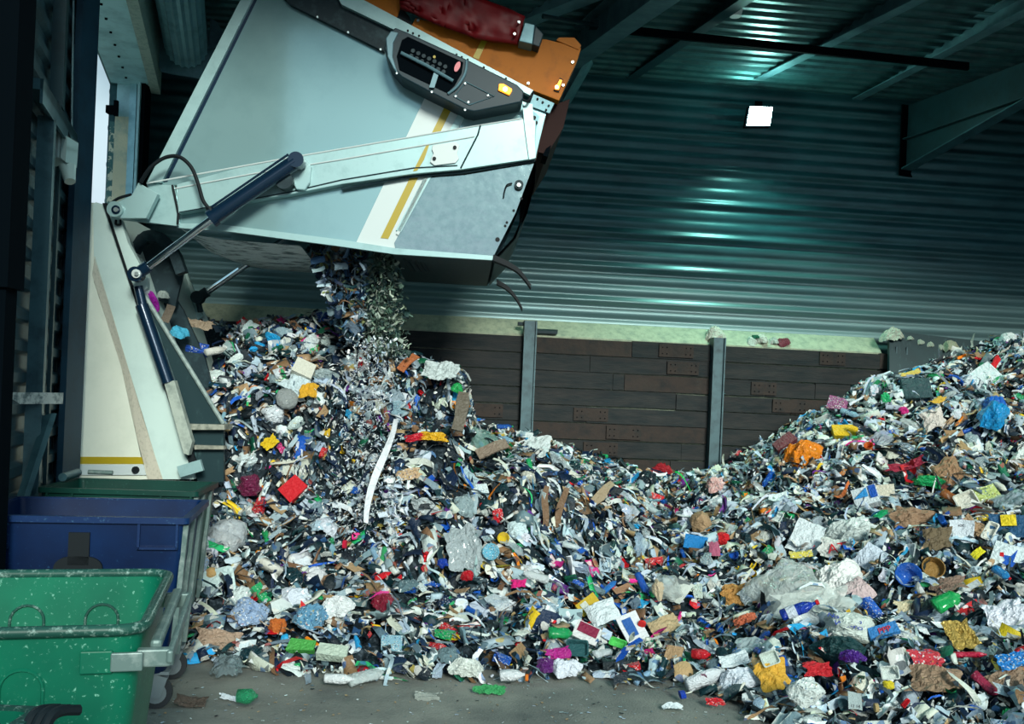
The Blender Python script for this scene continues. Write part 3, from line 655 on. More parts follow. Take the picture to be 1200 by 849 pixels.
# red tarpaulin flap: wrinkled sheet
mb = MB(); nx, ny = 22, 8; top = [(468, -14), (520, -18), (560, -2), (615, 20)]; bot = [(469, 8), (510, 28), (560, 46), (606, 52)]
def lerp(pl, t):
    t *= len(pl)-1; i = min(int(t), len(pl)-2); f = t-i; return (pl[i][0]*(1-f)+pl[i+1][0]*f, pl[i][1]*(1-f)+pl[i+1][1]*f)
vs = []
for i in range(nx+1):
    for j in range(ny+1):
        a, b = lerp(top, i/nx), lerp(bot, i/nx); t = j/ny; x, y = a[0]*(1-t)+b[0]*t, a[1]*(1-t)+b[1]*t
        w = -.14-.02*math.sin(PI*t)-.05*noise.noise(Vector((i*.6, j*.5, 3)))-.02*noise.noise(Vector((i*1.7, j*.4, 8)))
        vs.append(T(x, y, w))
fs = [(i*(ny+1)+j, (i+1)*(ny+1)+j, (i+1)*(ny+1)+j+1, i*(ny+1)+j+1) for i in range(nx) for j in range(ny)]
mb.add(vs, fs); o = mb.build('red_tarpaulin', M['red'], tr, smooth=True); sol = o.modifiers.new('s', 'SOLIDIFY'); sol.thickness = .05; sol.offset = 0
for x, y in ((608, 26), (603, 40)):
    mb = MB(); mb.disc(T(x, y, -.22), TN, .014, .02, 8); mb.build('tarpaulin_bolt', M['boltm'], tr)
poly([(615, 26), (627, 29), (624, 52), (608, 48)], -.22, .1, 'end_block', M['galv'], bevel=.008)
poly([(627, 29), (637, 40), (632, 55), (624, 52)], -.2, .1, 'end_cap', M['console'], bevel=.008)
poly([(470, 8), (480, 20), (484, 34), (464, 25)], -.03, .0, 'panel_gap', M['rubber'])
poly([(625, 110), (650, 121), (644, 133), (620, 124)], -.03, 0, 'hole_plate', M['galv'], bevel=.003)
poly([(622, 128), (632, 136), (628, 152), (624, 156)], -.03, 0, 'hole_plate', M['galv'], bevel=.003)
mb = MB()
for x, y in ((630, 116), (636, 120), (643, 124), (640, 129), (626, 138), (628, 144), (625, 150)): mb.disc(T(x, y, -.035), TN, .012 if y < 135 else .02, .012, 8)
mb.build('plate_hole', M['rubber'], tr)
polyT([(632, 118), (655, 121), (668, 116), (660, 150), (641, 181), (630, 178)], .15, 1.9, 'rear_hopper', M['darkred'])
polyT([(640, 174), (646, 170), (642, 184), (636, 182)], .1, .3, 'hopper_corner', M['black'])
# rubber flaps
def flap(pts, w, name):
    c = catmull([T(x, y, w) for x, y in pts], 6); mb = MB(); n = len(c); vs = []
    for i, p in enumerate(c):
        wd = .03*(1-.4*i/n)
        vs += [p+up*wd-TN*.06, p+up*wd+TN*.06, p-up*wd+TN*.06, p-up*wd-TN*.06]
    fs = [(0, 1, 2, 3), tuple(4*(n-1)+k for k in (3, 2, 1, 0))]
    for i in range(n-1):
        for k in range(4): fs.append((4*i+k, 4*i+(k+1) % 4, 4*i+4+(k+1) % 4, 4*i+4+k))
    mb.add(vs, fs); return mb.build(name, M['rubber'], tail, smooth=True)
flap([(578, 303), (592, 309), (606, 317), (615, 327), (622, 337)], 0, 'rubber_flap')
flap([(582, 331), (594, 338), (604, 349), (612, 363)], 2.0, 'rubber_flap')
reparent(tr)

# ================================================================== WHEELED BINS
def rrect(w, d, r, n=5):
    out = []
    for cx, cy, a0 in ((w/2-r, d/2-r, 0), (-w/2+r, d/2-r, 90), (-w/2+r, -d/2+r, 180), (w/2-r, -d/2+r, 270)):
        for k in range(n+1):
            a = math.radians(a0+90*k/n); out.append((cx+r*math.cos(a), cy+r*math.sin(a)))
    return out
def make_bin(fr, rot, label, mb_, mr, style, H=1.25, W=1.32, D=1.02, arches=True):
    """fr: world point of the front right rim corner"""
    R = Matrix.Rotation(rot, 4, 'Z')
    origin = Vector((fr[0], fr[1], 0)) - (R @ Vector((W/2, -D/2, 0)))
    root = thing('wheeled_bin', label, 'bin', origin); root.rotation_euler = (0, 0, rot)
    ro = .09 if style == 'round' else .04
    m = MB(); secs = []
    def loop(w, d, z, r): return [Vector((x, y, z)) for x, y in rrect(w, d, r)]
    secs = [loop(W*.80, D*.74, .24, .08), loop(W*.82, D*.77, .30, .09), loop(W*.93, D*.93, 1.0, ro), loop(W*.955, D*.95, H-.01, ro),
            loop(W*.92, D*.91, H-.01, ro), loop(W*.90, D*.89, 1.0, ro), loop(W*.79, D*.72, .34, .08)]
    n = len(secs[0]); vs = [v for s in secs for v in s]; fs = []
    for i in range(len(secs)-1):
        for k in range(n): fs.append((i*n+k, i*n+(k+1) % n, (i+1)*n+(k+1) % n, (i+1)*n+k))
    fs += [tuple(range(n))[::-1], tuple(range((len(secs)-1)*n, len(secs)*n))]
    m.add(vs, fs); m.build('tub', mb_, root, smooth=True)
    m = MB()
    if style == 'round':
        m.tube(loop(W*.965, D*.965, H, ro), .02, 12, closed=True)
    else:
        o_ = loop(W, D, H, ro); i_ = loop(W*.93, D*.915, H, ro); n = len(o_); dz = Vector((0, 0, -.028))
        vs = o_+i_+[v+dz for v in i_]+[v+dz*1.4 for v in o_]
        fs = []
        for a in range(4):
            b = (a+1) % 4; fs += [(a*n+k, a*n+(k+1) % n, b*n+(k+1) % n, b*n+k) for k in range(n)]
        m.add(vs, fs)
    m.build('rim', mr, root, smooth=True)
    if arches:
        for front, cxs in ((True, (.27, -.1, -.45)), (False, (.08, .37, -.25))):
            for cx in cxs:
                rr = .065; zt_ = 1.06; zs = [.6, .75, .9]
                pts = [(cx-rr, z) for z in zs]+[(cx-rr*math.cos(PI*k/10), zt_+rr*math.sin(PI*k/10)) for k in range(11)]+[(cx+rr, z) for z in zs[::-1]]
                def yy_(z): return -(D*(.385+.08*min(1, (z-.3)/.7)+.01*max(0, (z-1)/.24))+.003) if front else (D*(.36+.085*min(1, (z-.34)/.66)+.01*max(0, (z-1)/.24))-.003)
                m = MB(); m.tube([Vector((x, yy_(z), z)) for x, z in pts], .006, 6); m.build('moulded_arch', mb_ if front else mr, root, smooth=True)
    if style == 'square':
        m = MB()
        for cx, w_ in ((-W*.36, .2), (W*.36, .24)):
            for a, b, c, d in ((cx-w_/2, H-.2, cx+w_/2, H-.185), (cx-w_/2, H-.2, cx-w_/2+.015, H-.04), (cx+w_/2-.015, H-.2, cx+w_/2, H-.04)):
                m.box(((a+c)/2, -D*.478, (b+d)/2), (c-a, .03, d-b))
            m.build('corner_frame', mr, root); m = MB()
        for ry in (-.44, -.15, .2):
            m = MB(); k_ = .06; m.box8([(W*.42+dx, D*ry*.84+dy, .3) for dx, dy in ((0, -.02), (.03, -.02), (.03, .03), (0, .03))], [(W*.47+dx, D*ry+dy, H-.05) for dx, dy in ((0, -.02), (.03, -.02), (.03, .03), (0, .03))]); m.build('side_rib', M['bin_grey'] if W > 1.1 else mb_, root)
    # side rails with brackets (lifting bars)
    for sx in ((-1, 1) if style == 'round' else ()):
        x = sx*W/2
        m = MB(); m.box((x+sx*.012, 0, H-.07), (.04, D*.84, .035)); m.build('lifting_rail', M['bin_grey'], root, bevel=.012)
        m = MB(); m.box((x+sx*.062, 0, H-.10), (.022, D*.94, .045)); m.build('lifting_rail', M['bin_grey'], root, bevel=.008)
        for y in (-D*.44, D*.42):
            m = MB(); m.box((x+sx*.01, y, H-.105), (.11, .04, .06)); m.build('rail_bracket', M['bin_grey'], root, bevel=.006)
        m = MB(); m.box((x-sx*.07, -D*.487, H-.105), (.10, .018, .062)); m.build('bracket_face', M['bin_grey'], root, bevel=.004)
        m = MB(); m.box((x-sx*.165, -D*.482, H-.105), (.10, .014, .075)); m.build('bracket_pad', mb_, root, bevel=.004)
    for sx in (-1, 1):
        for sy in (-1, 1):
            w = bpy.data.objects.new('caster', None); COL.objects.link(w); w.parent = root; w.location = (sx*W*.36, sy*D*.30, .1)
            m = MB(); m.disc((0, 0, 0), (0, 1, 0), .1, .045, 24); m.build('tyre', M['tyre'], w, smooth=True)
            m = MB(); m.disc((0, 0, 0), (0, 1, 0), .066, .05, 20); m.build('wheel_hub', M['hub'], w, smooth=True)
            m = MB(); m.prism([(-.05, -.04, -.02), (.03, -.04, -.03), (.07, -.04, .1), (-.04, -.04, .14)], Vector((0, .012, 0))); m.prism([(-.05, .03, -.02), (.03, .03, -.03), (.07, .03, .1), (-.04, .03, .14)], Vector((0, .012, 0))); m.box((.01, 0, .135), (.14, .1, .02)); m.build('fork', M['hub'], w)
    return root
b1 = make_bin(P(176, 738, 3.05), .27, 'scuffed bright green wheeled bin with rounded rim in the foreground', M['bin_g'], M['bin_rim'], 'round')
b2 = make_bin(P(222, 606, 5.7), .2, 'dark blue wheeled bin standing between two green bins', M['bin_b'], M['bin_b2'], 'square', arches=False)
b3 = make_bin(P(232, 577, 7.15), .12, 'dark green wheeled bin behind the blue one by the doorway', M['bin_d'], M['bin_d'], 'square', arches=False, D=.85, W=1.2)
b4 = make_bin(P(-42, 898, 1.94), .0, 'green bin in the bottom left corner with dark straps on its rim', M['bin_g'], M['bin_rim'], 'square', D=.36, arches=False, W=1.0)
# black plate on blue bin front
m = MB(); yy = -1.02*.468
ov = [Vector((.02+.14*math.copysign(abs(math.cos(a))**.7, math.cos(a)), yy, .93+.075*math.sin(a))) for a in [k*PI/12 for k in range(24)]]
m.prism(ov, Vector((0, -.02, 0))); m.box((.02, yy-.01, 1.05), (.12, .02, .2)); m.build('black_plate', M['rubber'], b2)
m = MB(); m.tube([(-.5, .43, 1.3), (-.3, .43, 1.3)], .02, 10); m.build('lid_handle', M['bin_grey'], b3, smooth=True)
m = MB(); m.tube([(-.56, .0, 1.29), (-.56, .35, 1.3)], .035, 10); m.build('lid_hinge', M['girt'], b3, smooth=True)
m = MB()
for k in range(3): m.tube(catmull([(.50+k*.022, .02, 1.17), (.50+k*.022, .10, 1.255), (.53+k*.025, .165, 1.25)]), .014, 8)
m.build('dark_straps', M['rubber'], b4, smooth=True)

# ================================================================== THE HEAP
# control profiles: image column -> (row, depth) from the foot to the back
def fl(py, pxx): return 2215.0/(py-(HY+.043*(pxx-CX)))
COLS = {
 150: [(772, None), (720, 7.6), (640, 8.8), (560, 9.6), (470, 10.3), (400, 10.9), (388, 12)],
 215: [(774, None), (718, 7.6), (640, 8.7), (580, 9.3), (480, 10.0), (398, 10.5), (388, 11.6)],
 260: [(782, None), (715, 7.7), (640, 8.8), (590, 9.2), (500, 9.6), (400, 10.3), (386, 11.4)],
 330: [(790, None), (705, 7.9), (640, 8.8), (595, 9.2), (480, 9.7), (398, 10.4), (388, 11.4)],
 400: [(796, None), (708, 7.9), (650, 8.7), (605, 9.1), (480, 9.6), (398, 10.2), (386, 11.2)],
 470: [(800, None), (728, 7.75), (685, 8.25), (620, 8.7), (510, 9.3), (440, 9.9), (428, 11.0)],
 530: [(800, None), (735, 7.6), (698, 8.15), (630, 8.5), (530, 9.1), (460, 9.7), (448, 10.8)],
 552: [(800, None), (735, 7.6), (700, 8.15), (645, 8.5), (580, 8.95), (530, 9.8), (520, 11.0)],
 620: [(800, None), (735, 7.6), (700, 8.15), (645, 8.5), (580, 9.0), (540, 9.9), (530, 11.2)],
 680: [(802, None), (735, 7.8), (695, 8.4), (645, 8.85), (595, 9.4), (566, 10.4), (558, 11.8)],
 760: [(808, None), (730, 8.2), (665, 9.1), (630, 9.8), (600, 10.8), (578, 11.6), (570, 12.6)],
 830: [(815, None), (735, 8.1), (665, 9.2), (625, 10.0), (595, 11.0), (576, 11.8), (568, 12.8)],
 900: [(845, None), (745, 7.8), (665, 9.1), (615, 10.0), (570, 11.0), (540, 11.8), (530, 12.6)],
 960: [(880, None), (760, 7.3), (665, 8.9), (600, 10.1), (540, 11.1), (500, 11.8), (490, 12.6)],
 1040: [(930, None), (780, 6.8), (665, 8.6), (590, 10.0), (510, 11.2), (458, 12.0), (448, 12.8)],
 1120: [(980, None), (800, 6.4), (665, 8.4), (580, 9.9), (490, 11.2), (430, 12.2), (424, 13.0)],
 1200: [(1020, None), (810, 6.1), (665, 8.2), (570, 9.8), (470, 11.2), (408, 12.2), (402, 13.0)],
 1400: [(1060, None), (830, 5.9), (665, 8.0), (565, 9.6), (450, 11.2), (380, 12.2), (375, 13.0)],
 1800: [(1100, None), (850, 5.8), (665, 8.0), (565, 9.6), (450, 11.2), (380, 12.2), (375, 13.0)],
}
kx = np.array(sorted(COLS)); KY = []; KZ = []
for c in kx:
    ys, zs = [], []
    for (py, d) in COLS[c]:
        if d is None: d = fl(py, c)
        p = P(c, py, d); ys.append(d); zs.append(max(p.z, 0))
    zs[0] = 0.0; KY.append(ys); KZ.append(zs)
KY, KZ = np.array(KY), np.array(KZ)
def fbm(x, y, s):
    return (np.sin(x*2.1*s+1.3*np.sin(y*1.7*s+.5))*np.cos(y*2.3*s+1.1*np.sin(x*1.3*s)) + .5*np.sin(x*4.7*s+y*3.1*s+2)*np.cos(y*5.3*s-x*2.2*s) + .25*np.sin(x*9.1*s-1)*np.cos(y*8.7*s+2))
def H(X, Y, rough=True):
    X = np.asarray(X, float); Y = np.asarray(Y, float)
    pxx = CX+FOC*X/Y - 5
    ky = np.stack([np.interp(pxx, kx, KY[:, i]) for i in range(7)], -1)
    kz = np.stack([np.interp(pxx, kx, KZ[:, i]) for i in range(7)], -1)
    out = np.zeros_like(X); out[:] = np.where(Y >= ky[..., 6], kz[..., 6], 0)
    for i in range(6):
        a, b = ky[..., i], ky[..., i+1]; t = (Y-a)/np.maximum(b-a, 1e-6); m_ = (t >= 0) & (t < 1)
        out = np.where(m_, kz[..., i]*(1-t)+kz[..., i+1]*t, out)
    inside = Y >= ky[..., 0]
    edge = np.clip((Y-ky[..., 0])/.8, 0, 1)
    nz = .09*fbm(X, Y, 1.0)+.07*fbm(X+7, Y-3, 2.7)
    out = np.where(inside, np.maximum(out+(nz*edge if rough else 0)+.03*edge, .0), -.05)
    return out
def Hn(X, Y):
    e = .06; dx = (H(X+e, Y)-H(X-e, Y))/(2*e); dy = (H(X, Y+e)-H(X, Y-e))/(2*e)
    n = np.stack([-dx, -dy, np.ones_like(dx)], -1); return n/np.linalg.norm(n, axis=-1, keepdims=True)
def inhall(X, Y):     # keep clear of the walls
    return (Y < WA+WB*X-.62) & (X > -1.65-.308*Y+.5) & (X < 9.5)
def pile_ok(X, Y):    # keep clear of the truck body and the bins
    u = CX+FOC*X/Y
    return inhall(X, Y) & ~((Y > 8.75) & (X < -3.35) & (Y < 12.2) & (X < -3.35)) & ~((Y < 8.3) & (u < 224)) & ~((Y >= 8.3) & (u < 205) & (Y < 12.2))

# underlying compact mass
gx = np.arange(-5.2, 9.6, .07); gy = np.arange(4.2, 14.4, .07)
GX, GY = np.meshgrid(gx, gy, indexing='ij'); GZ = H(GX, GY)-.05+rng.uniform(-.03, .03, GX.shape)
ok = (GZ > .0) & inhall(GX, GY) & ~((GY < 8.3) & (CX+FOC*GX/GY < 228)) & ~((GX < -3.3) & (GY > 8.6) & (GY < 12.2))
idx = -np.ones(GX.shape, int)
quads = [(i, j) for i in range(len(gx)-1) for j in range(len(gy)-1) if ok[i, j] and ok[i+1, j] and ok[i, j+1] and ok[i+1, j+1]]
vs, fs = [], []
def vid(i, j):
    if idx[i, j] < 0: idx[i, j] = len(vs); vs.append((gx[i], gy[j], max(GZ[i, j], .004)))
    return idx[i, j]
for i, j in quads: fs.append((vid(i, j), vid(i+1, j), vid(i+1, j+1), vid(i, j+1)))
# skirt down to the floor so the mass is solid
cnt = {}
for f in fs:
    for a, b in zip(f, f[1:]+f[:1]):
        cnt[(a, b)] = 1
for (a, b) in list(cnt):
    if (b, a) not in cnt:
        n0 = len(vs); vs.append((vs[a][0], vs[a][1], 0.0)); vs.append((vs[b][0], vs[b][1], 0.0)); fs.append((b, a, n0, n0+1))
me = bpy.data.meshes.new('compacted_rubbish'); me.from_pydata(vs, [], fs)
heapmat = mat('compacted dark rubbish', (.008, .016, .022), .7, 0, spec=.2, dirt=(.06, .08, .1), dscale=22, damt=(.5, .66), bump=.8, bscale=30)
me.materials.append(heapmat)
heap = bpy.data.objects.new('compacted_rubbish', me); COL.objects.link(heap)
heap['kind'] = 'stuff'; tag(heap, 'dark compacted mass of shredded rubbish forming the whole heap', 'rubbish')

# ---------------- litter shapes (unit size, +z outwards): each returns (verts Nx3, faces)
def s_sheet(n=4, amp=.16, asp=1.0, bend=.5, rag=.12):
    vs = []; bx, by = random.uniform(-bend, bend), random.uniform(-bend, bend)
    sk = random.uniform(-.3, .3)
    for i in range(n+1):
        for j in range(n+1):
            u, v = i/n-.5, j/n-.5
            e = 1+random.uniform(-rag, rag)
            x = u*e+sk*v*.5; y = v*asp*e
            vs.append((x, y, bx*u*u*2+by*v*v*2+random.uniform(-amp, amp)*.7))
    return vs, [(i*(n+1)+j, (i+1)*(n+1)+j, (i+1)*(n+1)+j+1, i*(n+1)+j+1) for i in range(n) for j in range(n)]
def s_strip(n=7, w=.09, curl=.35):
    vs = []; ph = random.uniform(0, 6); z = 0; tw = random.uniform(-1, 1)
    for i in range(n+1):
        t = i/n-.5; ww = w*(1-.3*abs(t)*2)
        y = curl*.5*math.sin(t*4+ph); z = curl*.4*math.cos(t*5+ph*2); a = tw*t*2
        vs += [(t, y-ww*math.cos(a), z-ww*math.sin(a)), (t, y+ww*math.cos(a), z+ww*math.sin(a))]
    return vs, [(2*i, 2*i+1, 2*i+3, 2*i+2) for i in range(n)]
_bm = bmesh.new(); bmesh.ops.create_icosphere(_bm, subdivisions=2, radius=.5); _bm.verts.ensure_lookup_table()
ICO2 = ([v.co.copy() for v in _bm.verts], [tuple(v.index for v in f.verts) for f in _bm.faces]); _bm.free()
_bm = bmesh.new(); bmesh.ops.create_icosphere(_bm, subdivisions=4, radius=.5); _bm.verts.ensure_lookup_table()
ICO4 = ([v.co.copy() for v in _bm.verts], [tuple(v.index for v in f.verts) for f in _bm.faces]); _bm.free()
_bm = bmesh.new(); bmesh.ops.create_icosphere(_bm, subdivisions=1, radius=.5); _bm.verts.ensure_lookup_table()
ICO1 = ([v.co.copy() for v in _bm.verts], [tuple(v.index for v in f.verts) for f in _bm.faces]); _bm.free()
def s_lump(ico=None, amp=.35, flat=.6, fr=3.0):
    vs0, fs0 = ico or ICO2; sd = Vector((random.uniform(0, 99), random.uniform(0, 99), 0)); out = []
    for v in vs0:
        k = 1+amp*noise.noise(v*fr+sd)+amp*.9*(abs(noise.noise(v*fr*2.6+sd))-.25)
        out.append((v.x*k, v.y*k*random.uniform(.94, 1.06), v.z*k*flat))
    return out, list(fs0)
def s_drape(n=14, asp=.8, h=.16, cr=.10, fr=2.2, disc=True, rag=.22):
    sd = Vector((random.uniform(0, 90), random.uniform(0, 90), random.uniform(0, 90))); vs = []
    bx, by = random.uniform(-.25, .25), random.uniform(-.25, .25)
    for i in range(n+1):
        for j in range(n+1):
            u, v = 2*i/n-1, 2*j/n-1
            if disc: x, y = u*math.sqrt(1-v*v/2), v*math.sqrt(1-u*u/2)
            else: x, y = u, v
            rr = min(1, max(abs(u), abs(v))); k = 1+rag*rr*noise.noise(Vector((x*1.6, y*1.6, 7))+sd)*1.6+(.10*rag*random.uniform(-1, 1) if rr > .98 else 0)
            p = Vector((x, y, 0)); w = noise.noise_vector(p*1.3+sd)*.12
            q = p+w; z = 0; a = 1; f = fr
            for o in range(3):
                z += a*(.32-abs(noise.noise(q*f+sd*(o+1)))*1.5); a *= .5; f *= 2.1
            zz = h*(1-rr**2.5)*(1+.5*noise.noise(p*1.1+sd))+cr*z*(1-.25*rr)-.05*rr*(h > .1)+bx*x*x*.5+by*y*y*.5
            vs.append(((x*k+w.x)*.5, (y*k+w.y)*.5*asp, zz))
    return vs, [(i*(n+1)+j, (i+1)*(n+1)+j, (i+1)*(n+1)+j+1, i*(n+1)+j+1) for i in range(n) for j in range(n)]
def s_board(asp=.6, th=.035, bend=.15):
    m = MB(); k = random.uniform(-bend, bend); c = random.uniform(.0, .12)
    xs = [-.5, -.15, .2, .5]; lo, hi = [], []
    for i, x in enumerate(xs):
        z = k*x*x*2+random.uniform(-.02, .02)
        lo += [(x+random.uniform(-c, c)*.3, -asp/2+random.uniform(0, c), z), (x+random.uniform(-c, c)*.3, asp/2-random.uniform(0, c), z+random.uniform(-.02, .02))]
    hi = [(a, b, z+th) for a, b, z in lo]; n = len(lo)
    fs = []
    for i in range(3):
        a = 2*i; fs += [(a, a+1, a+3, a+2), (n+a, n+a+2, n+a+3, n+a+1), (a, a+2, n+a+2, n+a), (a+1, n+a+1, n+a+3, a+3)]
    fs += [(0, n, n+1, 1), (n-2, n-1, 2*n-1, 2*n-2)]
    return lo+hi, fs
def s_lathe(prof, n=12, crush=.15, axis='x'):
    vs = []; cr = random.uniform(.55, .95)
    for (t, r) in prof:
        for k in range(n):
            a = 2*PI*k/n; q = 1+random.uniform(-crush, crush)*(.5 if r > .05 else 0)
            vs.append((t, r*math.cos(a)*q, r*math.sin(a)*q*cr))
    m_ = len(prof); fs = [(i*n+k, i*n+(k+1) % n, (i+1)*n+(k+1) % n, (i+1)*n+k) for i in range(m_-1) for k in range(n)]
    fs += [tuple(range(n))[::-1], tuple(range((m_-1)*n, m_*n))]
    return vs, fs
BOT = [(-.5, .12), (-.48, .15), (-.3, .155), (-.1, .14), (.1, .155), (.24, .15), (.34, .10), (.40, .05), (.44, .048)]
CAP = [(.43, .055), (.5, .055)]
CAN = [(-.5, .2), (-.46, .26), (.3, .26), (.46, .25), (.5, .2)]
JUG = [(-.5, .2), (-.47, .27), (.0, .28), (.12, .27), (.24, .2), (.34, .09), (.42, .08)]
def s_box(asp=(.7, .35), jit=.06):
    x, y, z = .5, asp[0]/2, asp[1]/2
    p = [(-x, -y, -z), (x, -y, -z), (x, y, -z), (-x, y, -z), (-x, -y, z), (x, -y, z), (x, y, z), (-x, y, z)]
    p = [tuple(c+random.uniform(-jit, jit) for c in q) for q in p]
    return p, [(3, 2, 1, 0), (4, 5, 6, 7), (0, 1, 5, 4), (1, 2, 6, 5), (2, 3, 7, 6), (3, 0, 4, 7)]
def s_tray(asp=.75, d=.2, rim=.06):
    m = MB(); o = rrect(1, asp, .12, 3); i = rrect(1-2*rim, asp-2*rim, .1, 3); bt = rrect(.78-rim, asp-.25, .08, 3); n = len(o)
    vs = [(x, y, 0) for x, y in o]+[(x, y, .01) for x, y in i]+[(x, y, -d) for x, y in bt]+[(x*1.04, y*1.04, -d-.015) for x, y in bt]
    fs = []
    for a, b in ((0, 1), (1, 2)): fs += [(a*n+k, a*n+(k+1) % n, b*n+(k+1) % n, b*n+k) for k in range(n)]
    fs += [tuple(range(2*n, 3*n)), tuple(range(3*n, 4*n))[::-1]]+[(0*n+k, 3*n+k, 3*n+(k+1) % n, (k+1) % n) for k in range(n)]
    return vs, fs
def s_cup(n=14, d=.8, r2=.36):
    vs = []; pr = [(.5, 0), (.46, 0.0), (r2-.02, -d+.04), (r2, -d), (.48, -.03)]
    for r, z in pr: vs += [(r*math.cos(2*PI*k/n), r*math.sin(2*PI*k/n), z) for k in range(n)]
    fs = []
    for a, b in ((0, 1), (1, 2), (3, 4), (4, 0)): fs += [(a*n+k, a*n+(k+1) % n, b*n+(k+1) % n, b*n+k) for k in range(n)]
    fs += [tuple(range(2*n, 3*n)), tuple(range(3*n, 4*n))[::-1]]
    return vs, fs

W1, W2, W3 = (.70, .78, .81), (.46, .58, .68), (.62, .66, .58)
G1, G2, DK, DN, DT = (.30, .40, .45), (.13, .2, .24), (.01, .018, .025), (.006, .02, .055), (.005, .03, .038)
TAN, BRN, BL, CY = (.42, .28, .15), (.2, .115, .06), (.01, .10, .5), (.02, .35, .7)
RD, OR, YE, GR, GD, PK, PU = (.62, .012, .02), (.75, .22, .01), (.75, .5, .02), (.02, .42, .14), (.01, .13, .07), (.7, .03, .25), (.12, .02, .22)
PAL = [(W1, 17), (W2, 12), (W3, 8), (G1, 11), (G2, 11), (DK, 18), (DN, 13), (DT, 10), (TAN, 3.5), (BRN, 4), (BL, 2.5), (CY, 1.3), (RD, 1.3), (OR, .8), (YE, .9), (GR, .9), (GD, 2), (PK, .6), (PU, 1)]
pc = [p[0] for p in PAL]; pw = np.array([p[1] for p in PAL], float); pw /= pw.sum()
def jitc(c, a=.2):
    k = 1+random.uniform(-a, a); return tuple(min(.88, max(.003, v*k*(1+random.uniform(-.06, .06)))) for v in c)

def frame(n, ang, tilt, ax):
    """rotation taking +z to n, spun by ang, and tipped"""
    n = Vector(n); q = n.to_track_quat('Z', 'Y').to_matrix(); return q @ Matrix.Rotation(ang, 3, 'Z') @ Matrix.Rotation(tilt, 3, ax)

def merged(name, pieces, m, label, cat):
    """one stuff mesh made of (V, F, colour) pieces"""
    allv, loops, starts, tot, cols = [], [], [], [], []
    b = 0; ls = 0
    for V, F, c in pieces:
        allv.append(V)
        for f in F:
            loops.extend(i+b for i in f); starts.append(ls); ls += len(f); tot.append(len(f))
        cols.append(np.tile(np.array([*c, 1.0], np.float32), (len(V), 1))); b += len(V)
    V = np.concatenate(allv).astype(np.float32)
    me = bpy.data.meshes.new(name); me.vertices.add(len(V)); me.vertices.foreach_set('co', V.ravel())
    me.loops.add(len(loops)); me.loops.foreach_set('vertex_index', np.array(loops, np.int32))
    me.polygons.add(len(starts)); me.polygons.foreach_set('loop_start', np.array(starts, np.int32)); me.polygons.foreach_set('loop_total', np.array(tot, np.int32))
    me.update(calc_edges=True)
    a = me.attributes.new('col', 'FLOAT_COLOR', 'POINT'); a.data.foreach_set('color', np.concatenate(cols).ravel())
    me.materials.append(m); o = bpy.data.objects.new(name, me); COL.objects.link(o)
    o['kind'] = 'stuff'; tag(o, label, cat); return o

# template pool for the uncountable shreds
pool = []
for _ in range(24): v, f = s_sheet(3, .11, random.uniform(.18, .7), .6); pool.append((np.array(v), f, 'sheet'))
for _ in range(14): v, f = s_sheet(2, .10, random.uniform(.12, .4), .5); pool.append((np.array(v), f, 'sheet'))
for _ in range(26): v, f = s_strip(6, random.uniform(.03, .1), random.uniform(.15, .6)); pool.append((np.array(v), f, 'strip'))
for _ in range(16): v, f = s_drape(4, random.uniform(.5, 1), .15, .2, 2); pool.append((np.array(v), f, 'lump'))
for _ in range(8): v, f = s_board(random.uniform(.3, .7)); pool.append((np.array(v), f, 'board'))
for _ in range(6): v, f = s_box((random.uniform(.4, .8), random.uniform(.1, .4)), .09); pool.append((np.array(v), f, 'box'))
def sample_surface(n, lo=(-4.4, 4.6), hi=(9.3, 13.9)):
    out = []
    while len(out) < n:
        X = rng.uniform(lo[0], hi[0], 4000); Y = rng.uniform(lo[1], hi[1], 4000); h = H(X, Y)
        okk = (h > .0) & pile_ok(X, Y)
        nn = Hn(X, Y); acc = rng.uniform(0, 1, 4000) < np.minimum(1, (1/nn[:, 2])/4.0)*(1.0)
        u = CX+FOC*X/Y; vis = (u < 1500)
        for i in np.nonzero(okk & acc & vis)[0]: out.append((X[i], Y[i], h[i], nn[i]))
    return out[:n]
def cliff(u, Y, n): return n[2] < .6
pieces = []
for (x, y, z, n) in sample_surface(32000):
    V, F, kd = random.choice(pool)
    size = .04+.19*random.random()**2.6
    if kd == 'strip': size *= 1.9
    elif kd == 'sheet': size *= 1.15
    if kd == 'lump': size *= .8
    tilt = random.gauss(0, .5)
    nn = (Vector(n)+Vector((random.gauss(0, .25), random.gauss(0, .25), random.gauss(0, .2)))).normalized()
    # flattened layers: long sides follow a slowly turning grain
    g = 1.5*float(fbm(x*.45+3, y*.45+z*.6, 1.0))+random.gauss(0, .32)
    xa = Vector((1, 0, 0)); xa = (xa-nn*xa.dot(nn)).normalized(); ya = nn.cross(xa)
    R = np.array(Matrix((xa, ya, nn)).transposed() @ Matrix.Rotation(g, 3, 'Z') @ Matrix.Rotation(random.gauss(0, .65), 3, 'X') @ Matrix.Rotation(random.gauss(0, .3), 3, 'Y'))
    c = pc[rng.choice(len(pc), p=pw)]
    u = CX+FOC*x/y
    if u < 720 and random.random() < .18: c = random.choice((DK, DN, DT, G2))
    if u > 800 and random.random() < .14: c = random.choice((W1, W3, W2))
    if kd == 'board': c = random.choice((TAN, BRN, BRN, TAN, W3, G1))
    Vw = (V*size) @ R.T + np.array([x, y, max(z+random.uniform(-.02, .07), .03)])
    Vw[:, 2] = np.maximum(Vw[:, 2], .006)
    pieces.append((Vw, F, jitc(c)))
merged('loose_litter', pieces, M['lit_attr'], 'countless small scraps of paper film and plastic covering the whole heap', 'litter')

